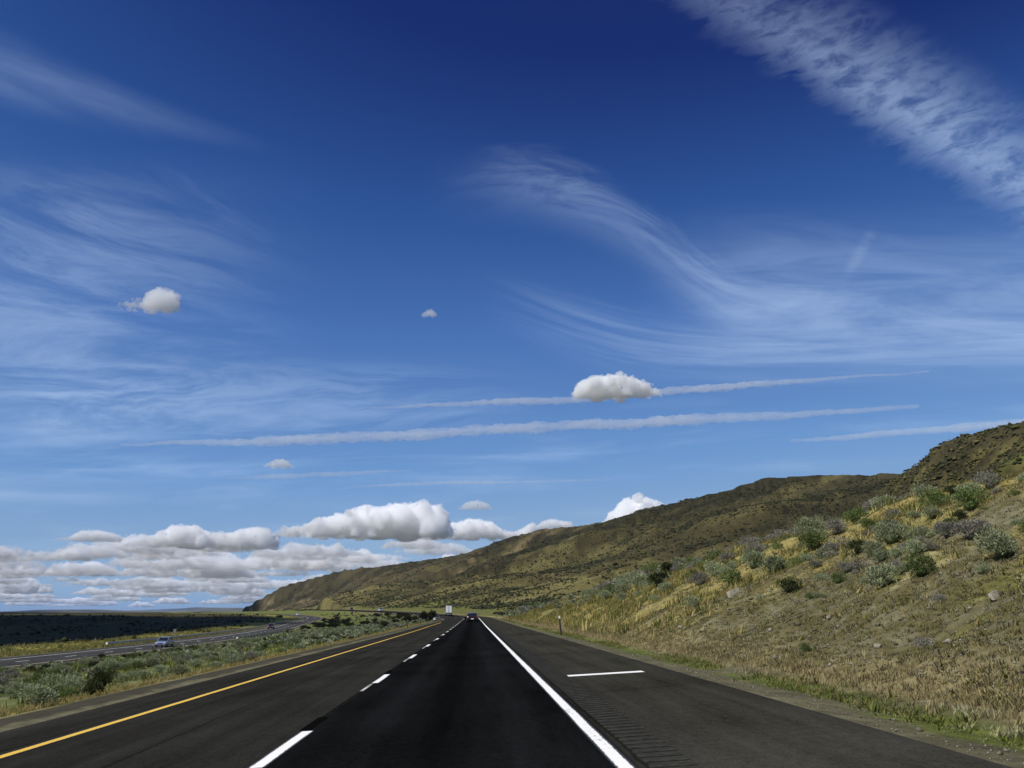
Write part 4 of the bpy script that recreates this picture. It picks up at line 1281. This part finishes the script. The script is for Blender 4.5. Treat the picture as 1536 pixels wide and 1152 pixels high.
# ------------------------------------------------------------------ vehicles
M_GLASS = simple('car_glass', (.012, .014, .016), .06, spec=.8, grime=.05)
M_TYRE = simple('tyre_rubber', (.015, .015, .015), .85, spec=.2)
M_RIM = simple('wheel_rim', (.35, .35, .36), .35, metal=.8)
M_LAMP = simple('headlight_lens', (.75, .76, .78), .12, spec=.8)
M_TAIL = simple('tail_light_lens', (.22, .010, .010), .15, spec=.7)
M_PLATE = simple('licence_plate', (.72, .73, .72), .5)
M_BLACKT = simple('black_trim', (.012, .012, .012), .6)


def loft(bm, rings):
    rows = [[bm.verts.new(p) for p in r] for r in rings]
    n = len(rows[0])
    for a, b in zip(rows, rows[1:]):
        for k in range(n):
            bm.faces.new((a[k], a[(k + 1) % n], b[(k + 1) % n], b[k]))
    bm.faces.new(rows[0][::-1]); bm.faces.new(rows[-1])


def ring(y, w, zb, zt):
    """rounded-rectangle cross-section of a body"""
    h = zt - zb
    return [(-w * .90, y, zb), (-w, y, zb + .18 * h), (-w, y, zb + .62 * h), (-w * .95, y, zb + .86 * h), (-w * .80, y, zt), (0, y, zt + .015), (w * .80, y, zt), (w * .95, y, zb + .86 * h), (w, y, zb + .62 * h), (w, y, zb + .18 * h), (w * .90, y, zb), (0, y, zb)]


def make_car(name, label, cat, loc, rotz, paint_m, kind='sedan', group=None):
    t = thing(name, label, cat, loc, rotz, group)
    if kind == 'sedan':
        L, W, zb, deck, hood, roof = 4.75, .91, .22, 1.02, .92, 1.46
        cab = [(-1.75, .80, 1.00), (-1.05, .70, 1.40), (-.35, .71, 1.46), (.35, .70, 1.43), (1.25, .80, .96)]
    elif kind == 'suv':
        L, W, zb, deck, hood, roof = 4.65, .94, .30, 1.12, 1.08, 1.76
        cab = [(-2.22, .84, 1.10), (-2.0, .76, 1.66), (-1.2, .77, 1.76), (.25, .76, 1.74), (1.15, .85, 1.08)]
    else:                                                     # van
        L, W, zb, deck, hood, roof = 5.3, .98, .30, 1.15, 1.12, 2.05
        cab = [(-2.6, .93, 1.12), (-2.55, .88, 2.0), (-1.5, .88, 2.06), (1.0, .87, 2.03), (1.9, .91, 1.12)]
    h = L / 2
    bm = bmesh.new()
    loft(bm, [ring(-h, W * .86, zb + .16, deck - .14), ring(-h + .10, W * .96, zb + .04, deck - .03), ring(-h + .6, W, zb, deck), ring(-.6, W, zb, deck), ring(.9, W, zb, hood + .04), ring(h - .7, W * .99, zb, hood - .06), ring(h - .15, W * .92, zb + .04, hood - .16), ring(h, W * .80, zb + .12, hood - .30)])
    put('body', bm_mesh('body', bm), paint_m, t)
    # cabin: lower frame ring, roof ring
    (y0, w0, z0), (y1, w1, z1), (ym, wm, zm), (y2, w2, z2), (y3, w3, z3) = cab
    lo = [(-w0, y0, z0 - .06), (w0, y0, z0 - .06), (w3, y3, z3 - .06), (-w3, y3, z3 - .06)]
    hi = [(-w1, y1, z1), (w1, y1, z1), (w2, y2, z2), (-w2, y2, z2)]
    bm = bmesh.new()
    a = [bm.verts.new(p) for p in lo]; b = [bm.verts.new(p) for p in hi]
    for k in range(4): bm.faces.new((a[k], a[(k + 1) % 4], b[(k + 1) % 4], b[k]))
    bm.faces.new(b)
    bmesh.ops.recalc_face_normals(bm, faces=bm.faces[:])
    put('roof_frame', bm_mesh('roof_frame', bm), paint_m, t)
    bm = bmesh.new(); loft(bm, [[(-w1, y1, z1 - .02), (w1, y1, z1 - .02), (w1 * .8, y1 + .04, z1 + .012), (-w1 * .8, y1 + .04, z1 + .012)], [(-wm, ym, zm - .03), (wm, ym, zm - .03), (wm * .85, ym, zm + .02), (-wm * .85, ym, zm + .02)], [(-w2, y2, z2 - .02), (w2, y2, z2 - .02), (w2 * .8, y2 - .04, z2 + .012), (-w2 * .8, y2 - .04, z2 + .012)]])
    put('roof', bm_mesh('roof', bm), paint_m, t)

    def pane(nm, q, inset=.10, lift=.012):
        q = [Vector(p) for p in q]; c = sum(q, Vector()) / 4
        nrm = (q[1] - q[0]).cross(q[3] - q[0]).normalized()
        if nrm.dot(c - Vector((0, (y0 + y3) / 2, 1.0))) < 0: nrm = -nrm
        bm = bmesh.new(); vs = [bm.verts.new(p.lerp(c, inset) + nrm * lift) for p in q]; vb = [bm.verts.new(p.lerp(c, inset) - nrm * .004) for p in q]
        bm.faces.new(vs)
        for k in range(4): bm.faces.new((vb[k], vb[(k + 1) % 4], vs[(k + 1) % 4], vs[k]))
        bmesh.ops.recalc_face_normals(bm, faces=bm.faces[:])
        put(nm, bm_mesh(nm, bm), M_GLASS, t)
    pane('rear_window', [lo[0], lo[1], hi[1], hi[0]], .12)
    pane('windshield', [lo[3], lo[2], hi[2], hi[3]], .10)
    for s in (0, 1):
        A, Bv, Cv, D = (lo[0], lo[3], hi[3], hi[0]) if s == 0 else (lo[1], lo[2], hi[2], hi[1])
        A, Bv, Cv, D = map(Vector, (A, Bv, Cv, D))
        m0, m1 = A.lerp(Bv, .5), D.lerp(Cv, .5)
        pane('side_window', [A, m0, m1, D], .13); pane('side_window', [m0, Bv, Cv, m1], .13)
    wr = .33 if kind == 'sedan' else .37
    bm = bmesh.new(); cyl(bm, (0, 0, 0), wr, .24, 'X', 20); bmesh.ops.bevel(bm, geom=[e for e in bm.edges if abs(e.verts[0].co.x - e.verts[1].co.x) < 1e-5], offset=.03, segments=2)
    wme = bm_mesh('wheel', bm); wme.materials.append(M_TYRE)
    bm = bmesh.new(); cyl(bm, (0, 0, 0), wr * .62, .03, 'X', 14); rme = bm_mesh('rim', bm); rme.materials.append(M_RIM)
    for sx in (-1, 1):
        for wy in (-L * .30, L * .31):
            w_ = put('wheel', None) if False else bpy.data.objects.new('wheel', wme)
            COL.objects.link(w_); w_.parent = t; w_.location = (sx * (W - .11), wy, wr)
            r_ = bpy.data.objects.new('rim', rme); COL.objects.link(r_); r_.parent = w_; r_.location = (sx * .115, 0, 0)
        bm = bmesh.new(); box(bm, (sx * W * .74, -h + .04, deck - .26), (W * .36, .14, .17)); bmesh.ops.bevel(bm, geom=bm.edges[:], offset=.02, segments=1)
        put('tail_light', bm_mesh('tail_light', bm), M_TAIL, t)
        bm = bmesh.new(); box(bm, (sx * W * .66, h - .10, hood - .32), (W * .36, .20, .15)); bmesh.ops.bevel(bm, geom=bm.edges[:], offset=.03, segments=1)
        put('headlight', bm_mesh('headlight', bm), M_LAMP, t)
        bm = bmesh.new(); box(bm, (sx * (W + .10), cab[4][0] - .55, cab[4][2] + .10), (.20, .10, .14)); bmesh.ops.bevel(bm, geom=bm.edges[:], offset=.03, segments=1)
        put('side_mirror', bm_mesh('side_mirror', bm), paint_m, t)
    bm = bmesh.new(); box(bm, (0, -h - .01, zb + .30), (W * 1.62, .16, .24)); bmesh.ops.bevel(bm, geom=bm.edges[:], offset=.04, segments=2)
    put('rear_bumper', bm_mesh('rear_bumper', bm), paint_m, t)
    bm = bmesh.new(); box(bm, (0, h - .05, zb + .24), (W * 1.50, .18, .24)); bmesh.ops.bevel(bm, geom=bm.edges[:], offset=.04, segments=2)
    put('front_bumper', bm_mesh('front_bumper', bm), paint_m, t)
    bm = bmesh.new(); box(bm, (0, -h - .10, zb + .33), (.42, .012, .17)); put('licence_plate', bm_mesh('licence_plate', bm), M_PLATE, t)
    bm = bmesh.new(); box(bm, (0, h + .015, hood - .42), (W * .9, .05, .16)); put('grille', bm_mesh('grille', bm), M_BLACKT, t)
    return t


def car_paint(name, col):
    return simple(name, col, .28, metal=.35, spec=.6, coat=.8, grime=.06, scale=2)


def on_road(path, st, d, zoff=0.0):
    x, y, z, tx, ty = path.at(st, d)
    return (float(x), float(y), float(z) + zoff), -math.atan2(tx, ty)


P_BLACK, P_BLUE, P_RED, P_WHITE, P_DARK = car_paint('dark_maroon_paint', (.020, .010, .011)), car_paint('blue_paint', (.26, .30, .40)), car_paint('dark_red_paint', (.08, .018, .022)), car_paint('white_paint', (.78, .78, .78)), car_paint('charcoal_paint', (.02, .02, .022))
loc, rz = on_road(PA, SA0 + 150, -.12, XFALL * -.12)
t = make_car('sedan_car', 'dark sedan driving ahead in the right lane', 'car', loc, rz, P_BLACK)
t.rotation_euler = (0, -math.atan(XFALL), rz)
loc, rz = on_road(PB, 90 + 150, 2.3)
make_car('sedan_car', 'pale blue sedan with a bright hood coming along the far carriageway, nearest oncoming car', 'car', loc, rz + math.pi, P_BLUE)
loc, rz = on_road(PB, 90 + 323, -1.6)
make_car('suv_car', 'dark red car coming along the far carriageway beside the long guardrail', 'car', loc, rz + math.pi, P_RED, 'suv')
loc, rz = on_road(PB, 90 + 604, -.4)
make_car('sedan_car', 'small white car rounding the distant bend of the far carriageway', 'car', loc, rz + math.pi, P_WHITE)
loc, rz = on_road(PA, SA0 + 592, -.3, .02)
make_car('van', 'small white van crossing on the distant stretch of road left of the white truck', 'van', loc, rz, P_WHITE, 'van')
loc, rz = on_road(PA, SA0 + 716, -.3, .02)
make_car('suv_car', 'small dark vehicle farthest left on the distant stretch of the near road', 'car', loc, rz, P_DARK, 'van')

# --- the articulated truck
loc, rz = on_road(PA, SA0 + 379, -.3, -.01)
t = thing('semi_truck', 'white semi trailer truck seen from behind on the bend ahead', 'truck', loc, rz - .10)
P_TRAIL = simple('white_trailer_paint', (.80, .81, .82), .45, grime=.06, scale=1.2)
P_SEAM = simple('trailer_seal', (.22, .23, .25), .6)
bm = bmesh.new(); box(bm, (0, 6.8, 2.62), (2.56, 13.6, 2.86)); bmesh.ops.bevel(bm, geom=bm.edges[:], offset=.04, segments=1)
put('trailer_box', bm_mesh('trailer_box', bm), P_TRAIL, t)
bm = bmesh.new(); box(bm, (0, -.02, 2.62), (2.54, .05, 2.84)); put('door_frame', bm_mesh('door_frame', bm), P_SEAM, t)
for s in (-1, 1):
    bm = bmesh.new(); box(bm, (s * .60, -.065, 2.62), (1.00, .05, 2.62)); bmesh.ops.bevel(bm, geom=bm.edges[:], offset=.015, segments=1)
    dr = put('rear_door', bm_mesh('rear_door', bm), P_TRAIL, t)
    bm = bmesh.new(); cyl(bm, (s * .42, -.12, 2.62), .02, 2.6, 'Z', 8); put('lock_rod', bm_mesh('lock_rod', bm), M_STEEL, dr)
    bm = bmesh.new(); box(bm, (s * .95, -.06, 1.12), (.40, .06, .14)); put('tail_light', bm_mesh('tail_light', bm), M_TAIL, t)
    bm = bmesh.new(); box(bm, (s * 1.05, 2.0, .62), (.55, .03, .62)); put('mud_flap', bm_mesh('mud_flap', bm), M_BLACKT, t)
bm = bmesh.new(); box(bm, (0, -.02, .62), (2.3, .10, .14)); box(bm, (-.7, .02, .9), (.1, .08, .5)); box(bm, (.7, .02, .9), (.1, .08, .5))
put('rear_bumper', bm_mesh('rear_bumper', bm), M_STEEL, t)
bm = bmesh.new(); box(bm, (-.5, 7.5, 1.05), (.16, 13, .28)); box(bm, (.5, 7.5, 1.05), (.16, 13, .28)); put('chassis', bm_mesh('chassis', bm), M_BLACKT, t)
bm = bmesh.new(); cyl(bm, (0, 0, 0), .52, .28, 'X', 20); wme = bm_mesh('wheel', bm); wme.materials.append(M_TYRE)
for sx in (-1, 1):
    for wy in (.9, 2.25, 14.4, 15.7, 18.6):
        for k in ((0, 1) if wy < 17 else (0,)):
            w_ = bpy.data.objects.new('wheel', wme); COL.objects.link(w_); w_.parent = t; w_.location = (sx * (1.10 - .32 * k), wy, .52)
bm = bmesh.new(); loft(bm, [[(-1.2, 14.3, 1.0), (1.2, 14.3, 1.0), (1.2, 14.3, 3.8), (-1.2, 14.3, 3.8)], [(-1.22, 16.2, 1.0), (1.22, 16.2, 1.0), (1.2, 16.2, 3.7), (-1.2, 16.2, 3.7)], [(-1.2, 17.2, 1.0), (1.2, 17.2, 1.0), (1.1, 17.1, 2.9), (-1.1, 17.1, 2.9)], [(-1.1, 17.3, .8), (1.1, 17.3, .8), (1.05, 17.3, 2.0), (-1.05, 17.3, 2.0)], [(-1.0, 19.4, .7), (1.0, 19.4, .7), (.9, 19.3, 1.8), (-.9, 19.3, 1.8)]])
put('cab', bm_mesh('cab', bm), P_TRAIL, t)
bm = bmesh.new(); box(bm, (0, 17.22, 2.45), (2.0, .06, .75), Matrix.Rotation(R(-8), 4, 'X')); put('windshield', bm_mesh('windshield', bm), M_GLASS, t)
for s in (-1, 1):
    bm = bmesh.new(); cyl(bm, (s * 1.15, 14.1, 2.7), .08, 3.0, 'Z', 10); put('exhaust_stack', bm_mesh('exhaust_stack', bm), M_STEEL, t)
    bm = bmesh.new(); box(bm, (s * 1.42, 17.0, 2.5), (.14, .12, .62)); put('side_mirror', bm_mesh('side_mirror', bm), M_BLACKT, t)

# ------------------------------------------------------------------ clouds
def vol_mat(name, density):
    m = bpy.data.materials.new(name); m.use_nodes = True
    nt = m.node_tree; nt.nodes.clear()
    o = nt.nodes.new('ShaderNodeOutputMaterial'); v = nt.nodes.new('ShaderNodeVolumeScatter')
    v.inputs['Color'].default_value = (1, 1, 1, 1); v.inputs['Density'].default_value = density; v.inputs['Anisotropy'].default_value = -.45
    nt.links.new(v.outputs[0], o.inputs['Volume'])
    return m


def cloud_mesh(name, top, W, H, depth, n, seed, density, vox=38, rmin=.16, rmax=.40, flat=.25, ragged=1.0):
    """billowed cloud: spheres under an outline top(t) in 0..1, fused and roughened; origin at the middle of its flat base"""
    r = random.Random(seed)
    bm = bmesh.new()
    for i in range(n):
        t = r.random(); hh = max(top(t), .05) * H
        rad = hh * r.uniform(rmin, rmax)
        z = max(hh - rad - (hh - rad) * abs(r.gauss(0, .35)), 0)
        bmesh.ops.create_icosphere(bm, subdivisions=2, radius=rad, matrix=Matrix.Translation(((t - .5) * W, r.gauss(0, .28) * depth, z)))
    for i in range(int(n * 1.4)):                          # cauliflower heads crowding the upper outline
        t = r.random(); hh = max(top(t), .05) * H
        rad = hh * r.uniform(.06, .15) + H * .02
        z = max((hh - rad) * (1 - abs(r.gauss(0, .22))), 0)
        bmesh.ops.create_icosphere(bm, subdivisions=1, radius=rad, matrix=Matrix.Translation(((t - .5) * W, r.gauss(0, .30) * depth, z)))
    me = bm_mesh(name, bm)
    o = bpy.data.objects.new('tmp', me); COL.objects.link(o)
    m = o.modifiers.new('fuse', 'REMESH'); m.mode = 'VOXEL'; m.voxel_size = H / vox
    for sz, s_ in ((.34, .20), (.15, .13), (.07, .10), (.032, .055)):
        tx = bpy.data.textures.new('billow', 'CLOUDS'); tx.noise_scale = H * sz; tx.noise_depth = 2
        d_ = o.modifiers.new('billow', 'DISPLACE'); d_.texture = tx; d_.texture_coords = 'LOCAL'; d_.strength = H * s_ * ragged; d_.mid_level = .5
    e = o.evaluated_get(bpy.context.evaluated_depsgraph_get())
    me2 = bpy.data.meshes.new_from_object(e)
    bpy.data.objects.remove(o); bpy.data.meshes.remove(me)
    me2.name = name
    a_ = np.empty(len(me2.vertices) * 3, np.float32); me2.vertices.foreach_get('co', a_); a_ = a_.reshape(-1, 3)
    b_ = a_[:, 2] < 0; a_[b_, 2] *= flat
    me2.vertices.foreach_set('co', a_.ravel()); me2.polygons.foreach_set('use_smooth', np.ones(len(me2.polygons), bool)); me2.update()
    me2.materials.clear(); me2.materials.append(vol_mat(name + '_vapour', density))
    return me2


def outline(pts):
    xs = [p[0] for p in pts]; ys = [p[1] for p in pts]
    return lambda t: float(np.interp(xs[0] + t * (xs[-1] - xs[0]), xs, ys))


def cloud(label, x, y, zbase, W, H, pts, seed, density, depth=None, n=None, group=None, name='cloud', **kw):
    me = cloud_mesh(name, outline(pts), W, H, depth or H * 1.1, n or int(40 + 55 * W / H), seed, density, **kw)
    o = put(name, me, (), None, label=label, category='cloud')
    o.location = (x, y, zbase); o.rotation_euler = (0, 0, -math.atan2(x, y))
    if group: o['group'] = group
    return o


# cumulus standing over the plain and the hill (positions in metres)
cloud('broad white cumulus bank with a high bright crest, middle of the row over the plain', -974, 8000, 633, 1490, 325, [(0.0, 0.063), (0.069, 0.204), (0.165, 0.311), (0.223, 0.436), (0.3, 0.579), (0.415, 0.705), (0.512, 0.886), (0.569, 0.815), (0.685, 0.925), (0.819, 1.0), (0.935, 0.913), (0.969, 0.663), (1.0, 0.255)], 11, 0.0205)
cloud('long white cumulus bank left of the high-crested one, low over the plain', -2624, 9000, 612, 1394, 225, [(0.0, 0.076), (0.105, 0.303), (0.218, 0.616), (0.318, 0.931), (0.445, 0.962), (0.527, 0.708), (0.627, 0.653), (0.718, 0.769), (0.832, 1.0), (0.923, 0.945), (1.0, 0.519)], 12, 0.0182)
cloud('white cumulus resting just above the end of the long hill', -4, 9000, 703, 1243, 207, [(0.0, 0.145), (0.079, 0.427), (0.183, 0.616), (0.393, 0.84), (0.497, 1.0), (0.628, 0.878), (0.717, 0.441), (0.822, 0.381), (0.916, 0.665), (0.969, 0.854), (1.0, 0.291)], 13, 0.0182)
cloud('bright white cumulus rising from behind the hill crest', 1219, 7000, 596, 514, 282, [(0.0, 0.177), (0.25, 0.649), (0.4, 0.924), (0.65, 1.0), (0.85, 0.874), (1.0, 0.455)], 14, 0.0234)
cloud('small white cumulus just left of the one behind the hill crest', 734, 8500, 758, 372, 98, [(0.0, 0.118), (0.25, 0.808), (0.5, 1.0), (0.933, 0.693), (1.0, 0.132)], 15, 0.0193)
cloud('tiny white cumulus puff above the gap between the two large banks', 8, 7500, 824, 273, 82, [(0.0, 0.192), (0.24, 0.795), (0.54, 1.0), (0.84, 0.738), (1.0, 0.207)], 16, 0.0109)
cloud('thin slanting white cumulus at the far left above the cloud layer', -3728, 9000, 672, 628, 114, [(0.0, 0.047), (0.27, 0.328), (0.42, 0.885), (0.62, 1.0), (0.87, 0.838), (1.0, 0.563)], 17, 0.0182)
cloud('rounded white cumulus at the far left, below the slanting one', -4119, 9500, 522, 488, 139, [(0.0, 0.091), (0.27, 0.425), (0.541, 0.855), (0.743, 1.0), (0.946, 0.573), (1.0, 0.099)], 18, 0.0172)
cloud('lone lens-shaped white cumulus in mid sky in front of a contrail', 801, 5000, 1191, 510, 129, [(0.0, 0.041), (0.06, 0.556), (0.164, 0.803), (0.276, 0.93), (0.5, 1.0), (0.687, 0.856), (0.836, 0.588), (1.0, 0.14)], 19, 0.0328)
cloud('small ragged bright cumulus puff in the upper left sky', -1678, 4500, 1512, 289, 120, [(0.0, 0.103), (0.174, 0.199), (0.326, 0.294), (0.419, 0.357), (0.512, 0.783), (0.651, 1.0), (0.814, 0.976), (0.953, 0.557), (1.0, 0.197)], 20, 0.0182)
cloud('faint tiny cloud puff in mid sky left of the centre', -272, 5000, 1657, 88, 41, [(0.0, 0.283), (0.348, 0.89), (0.696, 1.0), (1.0, 0.412)], 21, 0.0164)
cloud('tiny white cloud puff above the grey streaks on the left', -1397, 6500, 1006, 207, 72, [(0.0, 0.19), (0.318, 0.794), (0.636, 1.0), (1.0, 0.275)], 22, 0.0126)

# the broken layer of flat cumulus running out to the horizon
FLATS = [cloud_mesh('cloud', outline([(0, .25), (.2, .6), (.35, 1.0), (.5, .7), (.7, .85), (.85, .5), (1, .2)]), 1000, 150 + 20 * k, 420, 85, 40 + k, .009, vox=13, ragged=1.5, rmin=.25, rmax=.5) for k in range(5)]
rc = random.Random(77)
for k in range(262):
    dv = 9 + 80 * (rc.random() ** 1.25)
    if k >= 230: dv = rc.uniform(66, 104)                   # closer ones stand higher in the sky
    zb = 640 + rc.uniform(-60, 60)
    Y = 1452 * zb / dv
    u_ = rc.uniform(-.60, .075) if rc.random() < .8 else rc.uniform(-.6, -.25)
    if k >= 230: u_ = rc.uniform(-.37, -.02)
    X_ = u_ * Y
    if k < 230 and dv > 72 and u_ > -.40: continue
    if k >= 230: Y *= 1.12; zb *= 1.12; X_ = u_ * Y
    s = rc.uniform(.45, 1.5) * (Y / 16000) ** .6
    o = put('cloud', FLATS[rc.randrange(5)], (), None, label='flat grey-white cumulus in the broken cloud layer low over the horizon', category='cloud', group='flat cumulus of the low cloud layer')
    o.location = (X_, Y, zb); o.scale = (s, s * rc.uniform(.8, 1.3), min(s, 2.4) * rc.uniform(.75, 1.3)); o.rotation_euler = (0, 0, rc.uniform(-.5, .5) + (math.pi if rc.random() < .5 else 0))

# clouds beside and behind the view whose shade lies on the plain to the left
for (x, y, a_, b_, sd_) in ((-1065, -30, 345, 310, 1), (-1480, 640, 600, 310, 2), (-1945, 1640, 820, 560, 3)):
    bm = bmesh.new(); bmesh.ops.create_icosphere(bm, subdivisions=5, radius=1)
    for v_ in bm.verts:
        c_ = v_.co
        k_ = 1 + .30 * (float(fbm(np.array([c_.x * 2.2 + sd_ * 5]), np.array([c_.y * 2.2 + c_.z * .8]), 4)[0]) - .5) * 2
        v_.co = Vector((c_.x * a_ * k_, c_.y * b_ * k_, (c_.z * 90 if c_.z > 0 else c_.z * 22) * k_))
    for f_ in bm.faces: f_.smooth = True
    me = bm_mesh('cloud', bm); me.materials.append(bpy.data.materials.get('shade_cloud_vapour') or vol_mat('shade_cloud_vapour', .06))
    put('cloud', me, (), None, label=('broad flat cloud overhead beside the highway', 'broad flat cloud over the left plain', 'widest flat cloud far over the left plain')[sd_ - 1], category='cloud').location = (x, y, 900)

# contrails: long loose tubes of thin vapour at one level
def contrail(label, pts, width, seed, density, ragged=.5):
    P, q = resample(pts, width * .10)
    n = len(P); t = np.gradient(P, axis=0); t /= np.linalg.norm(t, axis=1)[:, None]
    side = np.cross(t, [0, 0, 1.0]); side /= np.linalg.norm(side, axis=1)[:, None]; upv = np.cross(side, t)
    k = 12; V = []
    taper = np.minimum(np.minimum(np.arange(n), np.arange(n)[::-1]) / (n * .30), 1.0)
    taper = .30 + .70 * taper
    taper = taper * (.65 + .7 * fbm(q / width * .12 + seed * 3, q * 0 + seed, 4, .6))
    taper[0] = taper[-1] = .02
    for i in range(k):
        a_ = 2 * math.pi * i / k
        r_ = width * .5 * taper * (1 + ragged * 2.1 * (fbm(q / width * .8 + seed * 7, np.full(n, i * .8 if i < 7 else (12 - i) * .8), 5, .75) - .5))
        off = (fbm(q / width * .16, q * 0 + seed * 5, 4, .6) - .5) * width * .45
        V.append(P + upv * off[:, None] + side * (math.cos(a_) * r_)[:, None] + upv * (math.sin(a_) * r_)[:, None])
    V = np.stack(V, 1).reshape(-1, 3)
    i = np.arange(n * k).reshape(n, k); j = np.roll(i, -1, 1)
    f = np.stack([i[:-1], i[1:], j[1:], j[:-1]], -1).reshape(-1, 4)
    c0 = V.mean(0)
    o = put('contrail', mesh_np('contrail', V - c0, f, True), vol_mat('contrail_vapour', density), None, label=label, category='contrail')
    o.location = c0


def level(pts, alt):
    """bring points given at one distance to a common height"""
    return [(x * (alt - CAM_Z) / (z - CAM_Z), y * (alt - CAM_Z) / (z - CAM_Z), alt) for x, y, z in pts]


contrail('narrow contrail crossing the mid sky behind the lone lens-shaped cloud', level([(-1909, 14000, 3109), (1550, 14000, 3292), (2886, 14000, 3425), (7377, 14000, 3816)], 3000), 95, 1, .0062, .8)
contrail('broad ragged contrail, lower and longer than the one behind the lone cloud', level([(-5441, 14000, 2500), (-1169, 14000, 2701), (3028, 14000, 2959), (7144, 14000, 3214)], 3000), 190, 2, .0036, .9)
contrail('short contrail touching the crest of the rocky hill at the right', level([(4982, 14000, 2642), (8823, 14000, 2977), (10662, 14000, 3147)], 3000), 130, 3, .0040, .8)
contrail('short greyish streak of old contrail above the left cloud bank', level([(-3786, 14000, 2006), (-2374, 14000, 2066), (-999, 14000, 2147)], 3000), 120, 4, .003, .7)
contrail('thin faint contrail just above the cumulus row in the middle', level([(-2110, 14000, 1852), (-1146, 14000, 1929), (2101, 14000, 2010)], 3000), 90, 5, .0035, .7)

# ------------------------------------------------------------------ air between here and the far hills
bm = bmesh.new(); box(bm, (0, 34000, 145), (150000, 76000, 320))
hz_m = bpy.data.materials.new('hazy_air'); hz_m.use_nodes = True
nt = hz_m.node_tree; nt.nodes.clear()
o_ = nt.nodes.new('ShaderNodeOutputMaterial'); pv = nt.nodes.new('ShaderNodeVolumePrincipled')
pv.inputs['Color'].default_value = (.50, .69, 1.0, 1); pv.inputs['Density'].default_value = 1.8e-5
nt.links.new(pv.outputs[0], o_.inputs['Volume'])
put('haze', bm_mesh('haze', bm), hz_m, None, kind='stuff', label='thin blue haze over the far plain')
